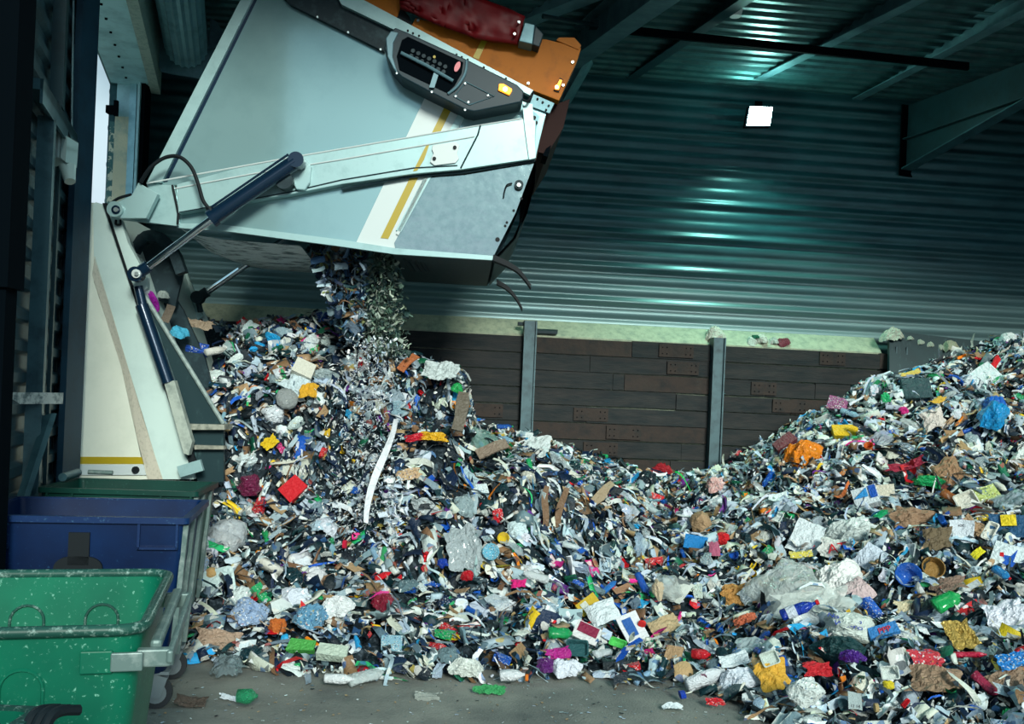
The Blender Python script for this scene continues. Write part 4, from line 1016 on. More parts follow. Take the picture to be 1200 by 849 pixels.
# ---------------- individual pieces
LIT = {}
def lit_mesh(key, vf, m, smooth=False):
    v, f = vf; me = bpy.data.meshes.new(key); me.from_pydata([tuple(q) for q in v], [], f); me.materials.append(m)
    if smooth: me.polygons.foreach_set('use_smooth', [True]*len(f))
    return me
variants = {
 'paper_sheet': ([lit_mesh('paper_sheet', s_drape(8, random.uniform(.5, .9), .03, .07, 1.4, False, .12), M['lit_plain']) for _ in range(6)], None),
 'plastic_film': ([lit_mesh('plastic_film', s_drape(12, random.uniform(.4, .9), .08, .10, 2), M['lit_film']) for _ in range(6)], None),
 'plastic_bag': ([lit_mesh('plastic_bag', s_drape(13, random.uniform(.55, 1), random.uniform(.12, .35), .12, 2), M['lit_gloss']) for _ in range(8)], None),
 'food_wrapper': ([lit_mesh('food_wrapper', s_drape(8, random.uniform(.35, .8), .06, .11, 1.8, False), M['lit_print']) for _ in range(6)], None),
 'cardboard_piece': ([lit_mesh('cardboard_piece', s_board(random.uniform(.35, .8)) if _ % 2 else s_drape(10, random.uniform(.4, .8), .03, .06, 1.2, False, .3), M['lit_plain']) for _ in range(6)], None),
 'plastic_bottle': ([lit_mesh('plastic_bottle', s_lathe(BOT, 12, .16), M['lit_bottle'], True) for _ in range(5)], 'cap'),
 'drink_can': ([lit_mesh('drink_can', s_lathe(CAN, 12, .2), M['lit_metal'], True) for _ in range(4)], None),
 'drink_carton': ([lit_mesh('drink_carton', s_box((.5, .4), .07), M['lit_print']) for _ in range(5)], None),
 'food_tray': ([lit_mesh('food_tray', s_tray(random.uniform(.6, .85)), M['lit_plain']) for _ in range(4)], None),
 'plastic_cup': ([lit_mesh('plastic_cup', s_cup(), M['lit_gloss'], True) for _ in range(2)], None),
}
capmesh = lit_mesh('bottle_cap', s_lathe(CAP, 12, 0), M['lit_plain'])
KC = {
 'paper_sheet': (150, (.09, .23), [('white', W1), ('off-white', W3), ('pale grey', W2)], 'sheet of paper', 'paper'),
 'plastic_film': (100, (.14, .34), [('clear', (.7, .78, .8)), ('pale grey', (.5, .6, .64)), ('bluish', (.35, .5, .62))], 'piece of thin plastic film', 'film'),
 'plastic_bag': (190, (.10, .26), [('white', W1), ('grey', G1), ('pale grey', W2), ('dark grey', G2), ('black', DK), ('dark blue', DN), ('green', GR), ('blue', CY), ('cream', W3), ('dark teal', DT)], 'plastic bag', 'bag'),
 'food_wrapper': (200, (.06, .16), [('silver', G1), ('white', W1), ('pale blue', (.3, .42, .55)), ('grey', G2), ('red', RD), ('yellow', YE), ('blue', BL), ('silver', G1), ('white', W1), ('orange', OR), ('green', GR), ('pink', PK), ('purple', PU), ('black', DK), ('navy', DN)], 'food wrapper', 'wrapper'),
 'cardboard_piece': (100, (.09, .24), [('brown', TAN), ('dark brown', BRN), ('brown', (.33, .2, .11))], 'piece of cardboard', 'cardboard'),
 'plastic_bottle': (130, (.14, .26), [('clear', (.68, .78, .8)), ('white', W1), ('green', GR), ('blue', BL), ('pale blue', (.3, .55, .7))], 'plastic bottle', 'bottle'),
 'drink_can': (70, (.10, .13), [('silver', (.6, .64, .66)), ('red', RD), ('blue', BL), ('green', GD)], 'drink can', 'can'),
 'drink_carton': (60, (.10, .18), [('white', W1), ('blue', BL), ('red', RD), ('green', GR), ('cream', W3)], 'carton', 'carton'),
 'food_tray': (60, (.09, .18), [('white', W1), ('black', DK), ('clear', W2), ('cream', W3)], 'food tray', 'tray'),
 'plastic_cup': (36, (.07, .11), [('white', W1), ('blue', BL), ('yellow', YE), ('grey', G1)], 'plastic cup', 'cup'),
}
def zone(u, py):
    if u < 560: return 'on the upper left mound' if py < 610 else 'on the lower left slope below the mound'
    if u < 800: return 'on the middle of the heap' if py < 700 else 'low in front of the middle heap'
    return 'high on the right slope of the heap' if py < 620 else 'on the lower right slope of the heap'
def proj(x, y, z):
    u0 = (x)/y*FOC; v0 = -(z-EYE)/y*FOC; return CX+u0*CR-v0*SR, HY+u0*SR+v0*CR
def drop(kind, me, loc, R, size, color, label, cat, group=None, cap=None, sc=(1, 1, 1)):
    o = bpy.data.objects.new(kind, me); COL.objects.link(o)
    o.matrix_world = Matrix.Translation(loc) @ R.to_4x4() @ Matrix.Diagonal((size*sc[0], size*sc[1], size*sc[2], 1))
    o.color = (*color, 1); tag(o, label, cat, group)
    if cap:
        c = bpy.data.objects.new('bottle_cap', capmesh); COL.objects.link(c); c.parent = o; c.color = (*cap, 1)
    return o
heropos = []
def heap_hit(px_, py_):
    d = ray(px_, py_); t = 4.0
    ts = np.arange(3.2, 14, .03); X = d.x*ts; Y = ts; Z = EYE+d.z*ts; h = H(X, Y)
    below = np.nonzero(Z < np.maximum(h, 0))[0]
    if not len(below): return None
    i = below[0]; return Vector((X[i], Y[i], max(h[i], 0)))

# ---------------- hero pieces: (kind, mesh, column, row, width px, squash, colour, label, category, opts)
def sized(p, wpx): return wpx*p.y/FOC
def hero(kind, vf, px_, py_, wpx, color, label, cat, m='lit_plain', smooth=False, ang=0.0, face=.35, lift=.04, sc=(1, 1, 1), cap=None, at=None, solid=0, spin=None):
    p = Vector(at) if at is not None else heap_hit(px_, py_)
    if p is None: return None
    n = Hn(np.array([p.x]), np.array([p.y]))[0] if at is None and p.z > .01 else np.array([0, 0, 1.])
    nn = Vector(n).lerp(Vector((-p.x*.1, -1, .35)).normalized(), face).normalized()   # lies on the slope, tipped a bit outwards
    # frame whose x axis is horizontal-right
    xa = Vector((1, 0, 0)); xa = (xa-nn*xa.dot(nn)).normalized(); ya = nn.cross(xa)
    R = Matrix((xa, ya, nn)).transposed() @ Matrix.Rotation(ang, 3, 'Z')
    me = lit_mesh(kind, vf, M[m], smooth); s = sized(p, wpx)
    o = drop(kind, me, p+nn*lift+Vector((0, 0, .01)), R, s, color, label, cat, cap=cap, sc=sc)
    if solid: q = o.modifiers.new('s', 'SOLIDIFY'); q.thickness = solid
    heropos.append((px_, py_, wpx)); return o
def part(parent, name, vf, color=None, m='lit_plain'):
    me = lit_mesh(name, vf, M[m] if isinstance(m, str) else m); o = bpy.data.objects.new(name, me); COL.objects.link(o); o.parent = parent
    if color: o.color = (*color, 1)
    return o
def text_on(parent, body, size, x, y, z, m, ang=0):
    cu = bpy.data.curves.new('t', 'FONT'); cu.body = body; cu.size = size; cu.align_x = 'CENTER'; cu.extrude = .004
    o = bpy.data.objects.new('tmp', cu); COL.objects.link(o); dg = bpy.context.evaluated_depsgraph_get()
    me = bpy.data.meshes.new_from_object(o.evaluated_get(dg)); bpy.data.objects.remove(o)
    w = bpy.data.objects.new('printed_words', me); COL.objects.link(w); me.materials.clear(); me.materials.append(m)
    w.parent = parent; w.location = (x, y, z); w.rotation_euler = (0, 0, ang); return w
bagL = lambda amp=.7, fl=.55, fr=2.0: s_drape(22, .9, .14+.35*fl, .05+.13*amp, fr)
ctl = lambda asp=.7, amp=.06, n=18, bend=.5: s_drape(n, asp, .05, .03+amp*.8, 1.7, False, .22 if amp > .05 else .05)
brd = lambda asp=.6, th=.03, bend=.3: s_board(asp, th, bend)

hero('plastic_bag', bagL(.5, .8), 1160, 499, 44, (.01, .28, .62), 'large bright blue plastic bag high on the right slope', 'bag', 'lit_gloss', ang=.9, sc=(1, .8, 1), lift=.1)
hero('plastic_bag', bagL(), 1166, 480, 28, (.01, .13, .55), 'royal blue crumpled bag just above the large bright blue bag', 'bag', 'lit_gloss', lift=.08)
hero('foam_block', s_board(.8, .12, .05), 1150, 454, 40, W1, 'white foam slab near the top of the right slope', 'foam', face=.7, ang=.5, lift=.1)
hero('plastic_bag', bagL(.4, .8), 1072, 427, 24, (.6, .66, .58), 'round cream bag standing on the crest below the dark sheet', 'bag', lift=.12)
hero('plastic_bag', bagL(.5, .6), 1040, 446, 30, (.62, .7, .7), 'pale plastic bag on the crest near the short wall post', 'bag', lift=.08)
hero('food_wrapper', ctl(.35), 1168, 434, 22, RD, 'long red wrapper near the top of the right slope', 'wrapper', 'lit_plain', ang=.8, lift=.1)
hero('cardboard_box', s_box((.8, .3), .06), 1073, 462, 32, (.03, .07, .08), 'dark flat box below the yellow scrap on the crest', 'box', face=.6, lift=.06)
hero('food_wrapper', ctl(.5), 1068, 447, 20, (.7, .52, .12), 'yellow torn scrap above the dark flat box', 'wrapper', 'lit_plain', lift=.1)
hero('drink_carton', s_box((.7, .45), .08), 984, 481, 20, (.42, .12, .28), 'maroon and pink carton poking up from the heap crest', 'carton', 'lit_print', ang=-.5, face=.6, lift=.1)
hero('shopping_bag', bagL(.8, .5), 940, 541, 44, OR, 'crumpled orange bag at the left foot of the right crest', 'bag', 'lit_gloss', lift=.09)
hero('cardboard_box', s_box((.5, .5), .05), 921, 527, 26, (.16, .04, .05), 'maroon box leaning beside the crumpled orange bag', 'box', ang=.5, face=.5, lift=.1)
hero('food_packet', s_box((.6, .4), .1), 989, 515, 28, YE, 'yellow packet with a brown flap above the orange bag', 'packet', 'lit_plain', lift=.08)
hero('food_packet', ctl(.5), 1098, 480, 22, (.72, .42, .05), 'orange yellow packet lying among white scraps on the right slope', 'packet', 'lit_plain', ang=.6, lift=.1)
hero('paper_sheet', ctl(.9), 1094, 497, 24, (.72, .66, .6), 'pinkish white card lying under the orange yellow packet', 'paper', ang=.3, face=.6, lift=.1)
hero('food_wrapper', bagL(), 1057, 488, 11, PK, 'small magenta wrapper on the right slope', 'wrapper', 'lit_plain', lift=.1)
hero('plastic_tub', s_cup(), 1019, 531, 11, (.75, .16, .03), 'small orange tub to the right of the crumpled orange bag', 'tub', 'lit_gloss', lift=.12)
hero('cardboard_piece', ctl(1.1, .1), 1112, 563, 36, (.34, .2, .11), 'torn brown cardboard with a hole on the right slope', 'cardboard', ang=.3, face=.6, lift=.1, solid=.03)
hero('plastic_bottle', s_lathe(BOT, 14, .2), 1118, 592, 28, (.38, .12, .03), 'rust orange crushed bottle under the torn brown cardboard', 'bottle', 'lit_bottle', True, ang=-.9, lift=.1, sc=(1, 1.3, 1))
hero('food_tray', s_tray(.9), 1134, 595, 24, (.74, .73, .64), 'square cream tray beside green printed sleeves', 'tray', face=.7, ang=.2, lift=.12)
o = hero('paper_sleeve', ctl(.6, .04), 1152, 585, 30, (.5, .6, .2), 'lime green and white sleeve behind the square cream tray', 'sleeve', 'lit_print', ang=.3, face=.5, lift=.08)
hero('food_tray', s_tray(.5), 1160, 631, 26, (.75, .75, .68), 'long cream tray pointing up beside the yellow price card', 'tray', face=.6, ang=.9, lift=.1)
hero('plastic_film', ctl(.4, .08), 1088, 573, 34, (.01, .34, .1), 'green plastic film across the middle of the right slope', 'film', 'lit_gloss', ang=-.25, lift=.1)
hero('food_wrapper', ctl(.3, .06), 1065, 557, 40, (.32, .02, .05), 'long crimson wrapper above the green plastic film', 'wrapper', 'lit_plain', ang=-.1, lift=.1)
o = hero('drink_carton', s_box((.8, .4), .04), 1016, 590, 28, W1, 'white carton with blue and pale blue triangles on the right slope', 'carton', face=.7, ang=.1, lift=.1)
part(o, 'blue_triangle', ([(-.45, -.1, .27), (.12, -.1, .27), (.12, .32, .27), (-.45, -.1, .262), (.12, -.1, .262), (.12, .32, .262)], [(0, 1, 2), (5, 4, 3), (0, 3, 4, 1), (1, 4, 5, 2), (2, 5, 3, 0)]), (.03, .3, .7))
part(o, 'blue_panel', ([(.2, -.2, .27), (.48, -.2, .27), (.48, .36, .27), (.2, .36, .27)], [(0, 1, 2, 3)]), BL)
hero('food_packet', s_box((.8, .25), .05), 1037, 588, 26, (.68, .62, .5), 'cream packet with an orange edge beside the triangle patterned carton', 'packet', face=.7, ang=1.5, lift=.1)
hero('rubber_hose', s_strip(9, .1, .4), 985, 584, 26, (.65, .16, .04), 'short curved orange strip left of the triangle patterned carton', 'strip', ang=.3, lift=.12)
hero('cardboard_piece', ctl(.55, .08), 1072, 617, 54, (.29, .18, .11), 'large wrinkled sheet of brown cardboard on the right slope', 'cardboard', ang=-.25, face=.5, lift=.12, solid=.03)
hero('plastic_bottle', s_lathe(BOT, 14, .3), 1034, 614, 20, (.01, .38, .14), 'crumpled green bottle left of the large brown cardboard', 'bottle', 'lit_bottle', True, ang=.5, lift=.1, cap=None, sc=(1, 1.5, 1))
hero('carrier_bag', bagL(.5, .5), 1000, 632, 64, (.66, .74, .72), 'broad dirty white carrier bag below the green bottle', 'bag', 'lit_gloss', ang=.15, lift=.04, sc=(1, .6, 1))
o = hero('carrier_bag', ctl(.7, .06), 981, 650, 34, (.75, .76, .72), 'white bag with red lettering left of the blue round tub', 'bag', ang=-.2, face=.6, lift=.12)
text_on(o, 'AT', .5, .1, -.25, .08, M['inkred'], .2)
hero('paper_sheet', ctl(.9, .05), 1022, 662, 30, (.6, .68, .78), 'folded pale blue sheet above the round blue tub', 'paper', ang=.7, face=.6, lift=.12)
hero('cardboard_piece', ctl(.8), 1098, 640, 34, (.16, .12, .07), 'dark tan cardboard under the newspaper on the right slope', 'cardboard', lift=.06)
o = hero('newspaper', ctl(1.0, .03, 6, .2), 1124, 632, 26, (.66, .72, .78), 'white newspaper page with a headline next to brown paper', 'newspaper', face=.8, ang=-.1, lift=.14)
text_on(o, 'Note', .22, 0, .22, .06, M['inkdark'])
hero('paper_bag', ctl(.7, .12), 1140, 628, 26, (.4, .26, .15), 'crumpled brown paper over the corner of the newspaper page', 'paper', ang=-.8, face=.6, lift=.16)
o = hero('food_packet', s_box((.7, .2), .04), 1182, 624, 40, (.02, .09, .2), 'dark blue packet with a yellow price card at the right edge', 'packet', face=.7, ang=-.1, lift=.1)
part(o, 'yellow_card', ([(-.2, -.02, .16), (.2, -.02, .16), (.2, .32, .16), (-.2, .32, .16)], [(0, 1, 2, 3)]), (.8, .6, .02))
hero('plastic_film', ctl(.9, .1), 1192, 600, 34, (.4, .5, .55), 'grey translucent film at the right edge above the magazine', 'film', 'lit_film', True, lift=.14)
o = hero('magazine', s_board(.85, .03, .04), 1184, 664, 42, (.68, .78, .8), 'white magazine with a blue and red drawing at the right edge', 'magazine', face=.85, ang=-.5, lift=.16)
part(o, 'blue_drawing', ([(-.2, -.25, .06), (.25, -.32, .06), (.3, -.1, .06), (.05, -.08, .06), (.05, .3, .06), (-.05, .05, .06), (-.28, .0, .06), (-.15, -.12, .06)], [(0, 1, 2, 3), (3, 4, 5, 7), (5, 6, 7), (0, 3, 7)]), (.01, .1, .5))
part(o, 'red_tips', ([(-.3, -.06, .062), (-.2, -.04, .062), (-.24, .08, .062), (-.33, .05, .062), (.27, -.1, .062), (.36, -.12, .062), (.34, -.02, .062)], [(0, 1, 2, 3), (4, 5, 6)]), RD)
hero('paper_sheet', ctl(.6, .05), 1146, 660, 15, (.8, .72, .03), 'small yellow triangular leaflet left of the magazine', 'leaflet', ang=.6, face=.7, lift=.14)
hero('plastic_bottle', s_lathe(BOT, 14, .25), 1178, 688, 24, (.02, .25, .6), 'blue crumpled bottle with red cap under the magazine', 'bottle', 'lit_bottle', True, ang=-1.1, lift=.12, cap=RD, sc=(1, 1.4, 1))
hero('plastic_tub', s_cup(18, .5, .4), 1063, 683, 30, (.01, .09, .42), 'round blue tub lying open on the right slope', 'tub', 'lit_gloss', True, face=.75, lift=.16)
hero('plastic_tub', s_cup(18, .4, .4), 1091, 671, 26, (.3, .17, .05), 'brown cardboard punnet right of the round blue tub', 'punnet', face=.5, lift=.1)
hero('carrier_bag', bagL(.6, .5), 985, 690, 62, (.78, .79, .77), 'large bright white crumpled bag in the middle of the right slope', 'bag', 'lit_plain', ang=.3, lift=.08, sc=(1, .8, 1))
hero('plastic_sheet', ctl(.9, .1, 14, .5), 925, 703, 84, (.62, .68, .66), 'wide sheet of clear plastic film left of the large white bag', 'film', 'lit_film', True, ang=.3, face=.4, lift=.14)
hero('plastic_sheet', ctl(.35, .1, 12, .4), 945, 725, 84, (.6, .66, .62), 'dirty translucent film just above the blue detergent bottle', 'film', 'lit_film', True, ang=.05, face=.4, lift=.16)
hero('paper_sheet', ctl(1.0, .05), 1004, 703, 32, (.66, .5, .5), 'pale pink card folded right of the large white bag', 'card', ang=.6, face=.5, lift=.1)
o = hero('detergent_bottle', s_lathe(JUG, 16, .08), 944, 737, 46, (.005, .035, .36), 'blue detergent bottle with red cap lying on its side', 'bottle', 'lit_gloss', True, ang=.12, lift=.2, cap=None, sc=(1, .62, .7))
part(o, 'cap', s_lathe([(.42, .11), (.5, .11)], 14, 0), RD)
part(o, 'label', s_lathe([(-.34, .288), (-.1, .292)], 16, .02), (.6, .66, .75))
o = hero('carrier_bag', bagL(.35, .55, 1.8), 995, 752, 58, (.6, .67, .62), 'dirty white carrier bag with blue words on its side', 'bag', 'lit_plain', ang=-.25, face=.6, lift=.2, sc=(1, .68, 1))
text_on(o, 'No  from', .17, -.08, .06, .30, M['ink'], -.12); text_on(o, 'Wo-ro', .19, 0, -.14, .31, M['ink'], -.08)
o = hero('food_packet', s_box((.4, .2), .05), 1037, 750, 34, (.04, .22, .55), 'blue printed packet right of the bag with blue words', 'packet', ang=.2, face=.7, lift=.14)
text_on(o, 'PPP', .28, .05, -.1, .14, M['inkred'])
hero('net_bag', bagL(.8, .55), 985, 778, 56, (.008, .045, .05), 'dark crinkled net bag beneath the bag with blue words', 'bag', 'lit_plain', ang=-.2, lift=.12, sc=(1, .7, 1))
hero('plastic_bag', bagL(.8, .45), 1002, 796, 28, (.06, .012, .2), 'purple foil bag at the lower edge of the dark net bag', 'bag', 'lit_gloss', ang=-.2, lift=.2, sc=(1, .7, 1))
hero('plastic_bottle', s_lathe(BOT, 14, .35), 1109, 717, 34, (.01, .42, .1), 'bright green crumpled bottle on the lower right slope', 'bottle', 'lit_bottle', True, ang=.4, lift=.12, sc=(1, 1.8, 1.2))
hero('paper_bag', ctl(.55, .1), 1068, 722, 30, (.68, .6, .4), 'cream paper bag left of the bright green bottle', 'bag', ang=-.1, face=.5, lift=.12)
hero('cardboard_piece', ctl(.6), 1115, 700, 34, (.24, .16, .12), 'brown card above the bright green bottle', 'cardboard', lift=.1)
hero('foil_bag', ctl(1.1, .14), 1121, 755, 30, (.5, .36, .1), 'gold foil bag standing open on the lower right slope', 'bag', 'lit_metal', ang=.3, face=.8, lift=.16)
hero('cloth', ctl(.8, .13), 1180, 732, 42, (.74, .76, .84), 'crumpled white cloth near the right edge', 'cloth', face=.6, lift=.14)
hero('plastic_bag', ctl(.6, .12), 1182, 791, 36, (.02, .22, .6), 'bright blue packet with white print near the right edge', 'packet', 'lit_print', ang=.2, lift=.14)
hero('plastic_bottle', s_lathe(BOT, 14, .25), 1147, 815, 36, (.28, .015, .05), 'dark red crushed bottle near the lower right corner', 'bottle', 'lit_gloss', True, ang=-.9, lift=.12, sc=(1, 1.1, 1))
hero('cardboard_piece', ctl(.6, .08), 1100, 813, 56, (.3, .2, .13), 'broad wrinkled brown cardboard at the bottom right', 'cardboard', ang=-.4, face=.4, lift=.1, solid=.02)
hero('cardboard_piece', ctl(.6, .08), 1180, 812, 44, (.28, .19, .13), 'brown cardboard in the lower right corner', 'cardboard', ang=.4, face=.4, lift=.1, solid=.02)
hero('plastic_bottle', s_lathe(BOT, 14, .2), 1138, 785, 40, (.5, .012, .05), 'long red wrapper shaped bottle beneath the gold foil bag', 'bottle', 'lit_gloss', True, ang=-.3, lift=.12, sc=(1, .6, 1))
hero('food_tray', s_tray(.8), 1043, 802, 20, (.66, .72, .68), 'small white tub with a green label near the bottom right', 'tub', face=.6, lift=.12)
hero('drink_carton', ctl(.5), 1075, 783, 42, (.55, .04, .06), 'red and white printed carton below the bag with blue words', 'carton', 'lit_print', ang=.1, lift=.12)
o = hero('swing_tag', s_board(1.4, .02, .03), 998, 829, 15, (.42, .5, .5), 'grey card tag with a row of dark marks at the bottom', 'tag', face=.8, ang=-.1, lift=.14)
text_on(o, '12 14', .32, 0, -.5, .06, M['inkdark'])
hero('bottle_lid', s_lathe([(-.2, .5), (.2, .5)], 18, 0), 1021, 842, 10, (.5, .36, .16), 'round wooden coloured lid at the bottom edge', 'lid', face=.5, lift=.12)
hero('plastic_bag', bagL(.6, .5), 1037, 822, 13, (.75, .6, .03), 'small yellow bag right of the grey card tag', 'bag', lift=.14)
hero('drink_can', s_lathe(CAN, 14, .15), 1064, 840, 12, RD, 'red can near the bottom edge', 'can', 'lit_metal', True, lift=.14, ang=.7)
o = hero('cleaning_cloth', ctl(1.0, .1), 903, 806, 34, (.72, .4, .05), 'bright yellow orange cloth at the foot of the right slope', 'cloth', face=.6, ang=.2, lift=.16)
hero('food_tray', s_tray(.85), 903, 789, 20, (.6, .68, .62), 'square white tub resting on the yellow orange cloth', 'tub', face=.7, ang=.3, lift=.26)
hero('food_wrapper', ctl(.5, .12), 951, 798, 32, (.55, .02, .03), 'crumpled red sheet right of the yellow orange cloth', 'wrapper', ang=.1, lift=.16)
hero('carrier_bag', bagL(.6, .5), 945, 830, 44, (.62, .68, .66), 'white printed bag at the bottom edge under the red sheet', 'bag', 'lit_print', lift=.12)
hero('carrier_bag', bagL(.6, .5), 868, 812, 52, (.66, .72, .8), 'pale lilac bag left of the yellow orange cloth', 'bag', lift=.1, sc=(1, .7, 1))
hero('plastic_bottle', s_lathe(BOT, 14, .2), 890, 838, 28, (.35, .5, .66), 'crumpled pale blue bottle on the floor at the heap foot', 'bottle', 'lit_bottle', True, ang=1.2, lift=.07, sc=(1, 1.6, 1))
hero('food_wrapper', ctl(.6, .1), 838, 832, 20, RD, 'red and white wrapper on the floor at the heap foot', 'wrapper', 'lit_print', lift=.04)
hero('bottle_lid', s_lathe([(-.25, .5), (.25, .5)], 18, 0), 799, 823, 12, (.01, .05, .4), 'dark blue cap on the floor before the heap', 'lid', ang=.2, lift=.05)
hero('paper_scrap', ctl(.5, .12), 788, 834, 22, W1, 'torn white scrap on the floor by the dark blue cap', 'paper', lift=.03)
hero('plastic_bottle', s_lathe(JUG, 14, .2), 826, 785, 24, (.55, .01, .02), 'red crushed container in the lower middle of the heap', 'container', 'lit_gloss', True, ang=-.3, lift=.14)
hero('paper_sheet', ctl(.5, .04), 860, 790, 34, W1, 'white card with a pale yellow panel near the heap foot', 'card', ang=.2, face=.5, lift=.14)
hero('plastic_bottle', s_lathe(JUG, 16, .1), 830, 808, 54, (.66, .7, .74), 'long white bottle lying along the foot of the heap', 'bottle', 'lit_plain', True, ang=.35, lift=.1, sc=(1, .5, .7))
hero('cloth', ctl(.75, .12), 865, 705, 34, (.5, .25, .07), 'tan orange cloth in the middle of the heap', 'cloth', ang=.1, face=.5, lift=.14)
hero('cloth', ctl(.6, .12), 885, 708, 30, W1, 'white rag spread right of the tan orange cloth', 'cloth', ang=.5, face=.5, lift=.16)
hero('cloth', ctl(.5, .16), 882, 740, 26, (.75, .2, .1), 'coral orange rag below the white rag', 'cloth', lift=.14)
hero('book', s_box((.65, .1), .02), 815, 642, 26, (.02, .22, .55), 'blue card with yellow print beside a brown paper ball', 'card', face=.8, ang=-.2, lift=.12)
hero('paper_ball', s_lump(ICO2, .35, .85), 821, 621, 26, (.42, .27, .15), 'ball of crumpled brown paper above the blue card', 'paper', lift=.1)
hero('cloth', bagL(.5, .6), 846, 643, 17, RD, 'bright red crumpled piece right of the blue card', 'cloth', lift=.12)
hero('cloth', ctl(1.6, .12), 836, 652, 12, (.5, .13, .22), 'dusky pink hanging rag between the blue card and red piece', 'cloth', face=.6, lift=.12)
hero('paper_sheet', ctl(1.2, .04), 945, 640, 34, W1, 'tall sheet of white paper on the right slope above the clear film', 'paper', ang=-.5, face=.6, lift=.12)
hero('food_wrapper', ctl(.4, .04), 938, 664, 26, (.7, .6, .1), 'yellow and white label strip just above the clear film', 'label', 'lit_print', lift=.14)
hero('carrier_bag', bagL(.6, .7), 781, 700, 36, (.5, .56, .54), 'translucent grey bag hanging in the middle of the heap', 'bag', 'lit_film', True, lift=.1)
hero('soft_toy', bagL(.5, .8), 773, 707, 14, (.62, .5, .34), 'small beige soft toy like bundle near the translucent grey bag', 'toy', lift=.2, sc=(1, 1.9, 1))
hero('cardboard_piece', ctl(.55, .05), 775, 745, 38, (.5, .38, .22), 'curved tan cardboard in front of the translucent grey bag', 'cardboard', ang=.5, face=.5, lift=.14, solid=.03)
hero('bottle_lid', s_lathe([(-.2, .5), (.2, .5)], 18, 0), 753, 757, 9, (.8, .01, .01), 'bright red round lid beside the curved tan cardboard', 'lid', ang=1.3, lift=.22)
o = hero('magazine', s_board(.8, .04, .05), 735, 745, 34, (.74, .77, .8), 'white magazine with blue panel in front of the heap', 'magazine', face=.7, ang=-1.1, lift=.16)
part(o, 'blue_panel', ([(-.35, -.25, .075), (.3, -.25, .075), (.3, .1, .075), (-.35, .1, .075)], [(0, 1, 2, 3)]), (.03, .12, .4))
o = hero('magazine', s_board(.8, .04, .05), 684, 756, 30, (.72, .72, .72), 'magazine with dark red cover left of the blue panelled one', 'magazine', face=.6, ang=-.4, lift=.14)
part(o, 'red_cover', ([(-.4, -.1, .075), (.4, -.1, .075), (.4, .34, .075), (-.4, .34, .075)], [(0, 1, 2, 3)]), (.25, .02, .06))
hero('paper_sheet', ctl(.8, .04), 708, 730, 36, W1, 'large white paper sheet above the two magazines', 'paper', ang=.4, face=.6, lift=.14)
o = hero('picture_frame', s_box((.6, .12), .03), 686, 717, 26, (.6, .42, .04), 'yellow box frame with a white window above the white paper', 'box', face=.8, ang=.7, lift=.14)
part(o, 'white_window', ([(-.32, -.2, .1), (.0, -.2, .1), (.0, .2, .1), (-.32, .2, .1)], [(0, 1, 2, 3)]), W3)
hero('plastic_bottle', s_lathe(BOT, 14, .3), 654, 753, 30, (.01, .34, .1), 'green crushed bottle left of the red covered magazine', 'bottle', 'lit_bottle', True, ang=.1, lift=.12, sc=(1, 1.5, 1.2))
hero('food_tray', s_tray(.8), 674, 772, 26, (.02, .09, .1), 'dark teal tray below the red covered magazine', 'tray', face=.6, lift=.14)
hero('food_tray', s_tray(.6), 723, 769, 20, (.1, .6, .12), 'lime green packet below the blue panelled magazine', 'packet', face=.6, ang=-.4, lift=.16)
hero('plastic_bag', bagL(.7, .6), 638, 792, 22, (.1, .012, .14), 'dark purple foil bag at the heap foot', 'bag', 'lit_gloss', lift=.08)
hero('plastic_bag', bagL(.7, .5), 662, 795, 34, (.7, .74, .82), 'white plastic bag beside the dark purple foil bag', 'bag', lift=.08)
hero('food_wrapper', ctl(.5, .12), 651, 780, 28, (.45, .02, .25), 'magenta wrapper above the dark purple foil bag', 'wrapper', 'lit_gloss', ang=.3, lift=.14)
hero('carrier_bag', bagL(.7, .6), 546, 795, 38, (.7, .75, .7), 'white plastic bag with green print on the floor edge', 'bag', 'lit_gloss', lift=.08, sc=(1, .7, 1))
hero('leafy_scrap', ctl(.45, .14), 575, 815, 34, (.04, .3, .1), 'dark green crumpled scrap lying on the floor', 'scrap', lift=.05)
hero('plastic_bottle', s_lathe(JUG, 14, .3), 601, 803, 32, (.72, .75, .78), 'white crushed bottle on the floor beside the green scrap', 'bottle', 'lit_gloss', True, ang=.1, lift=.07, sc=(1, .8, .8))
hero('bottle_lid', s_lathe([(-.2, .5), (.2, .5)], 16, 0), 617, 803, 9, (.8, .2, .02), 'small orange lid by the white crushed bottle', 'lid', lift=.05)
hero('plastic_film', ctl(.45, .1), 500, 821, 30, (.42, .46, .42), 'torn translucent scrap on the open floor', 'scrap', 'lit_film', True, lift=.02)
hero('plastic_bottle', s_lathe(JUG, 14, .2), 399, 807, 38, (.72, .76, .78), 'milky white bottle lying flat on the floor', 'bottle', 'lit_gloss', True, ang=.05, lift=.06, sc=(1, .55, .7))
hero('plastic_bottle', s_lathe(BOT, 14, .3), 430, 803, 46, (.6, .68, .68), 'clear crushed bottle on the floor right of the milky one', 'bottle', 'lit_film', True, ang=.5, lift=.06, sc=(1, 1.3, 1))
hero('plastic_bottle', s_lathe(JUG, 14, .35), 291, 831, 26, (.01, .24, .1), 'squashed dark green bottle alone on the floor', 'bottle', 'lit_bottle', True, ang=.1, lift=.09, sc=(1, 1.3, 1.2))
hero('paper_scrap', ctl(.3, .08), 270, 824, 26, (.66, .74, .8), 'narrow white scrap near the squashed green bottle', 'paper', ang=-.2, lift=.02)
hero('cardboard_piece', ctl(.5, .04), 224, 829, 36, (.1, .075, .06), 'flat brown cardboard on the floor by the bins', 'cardboard', lift=.02)
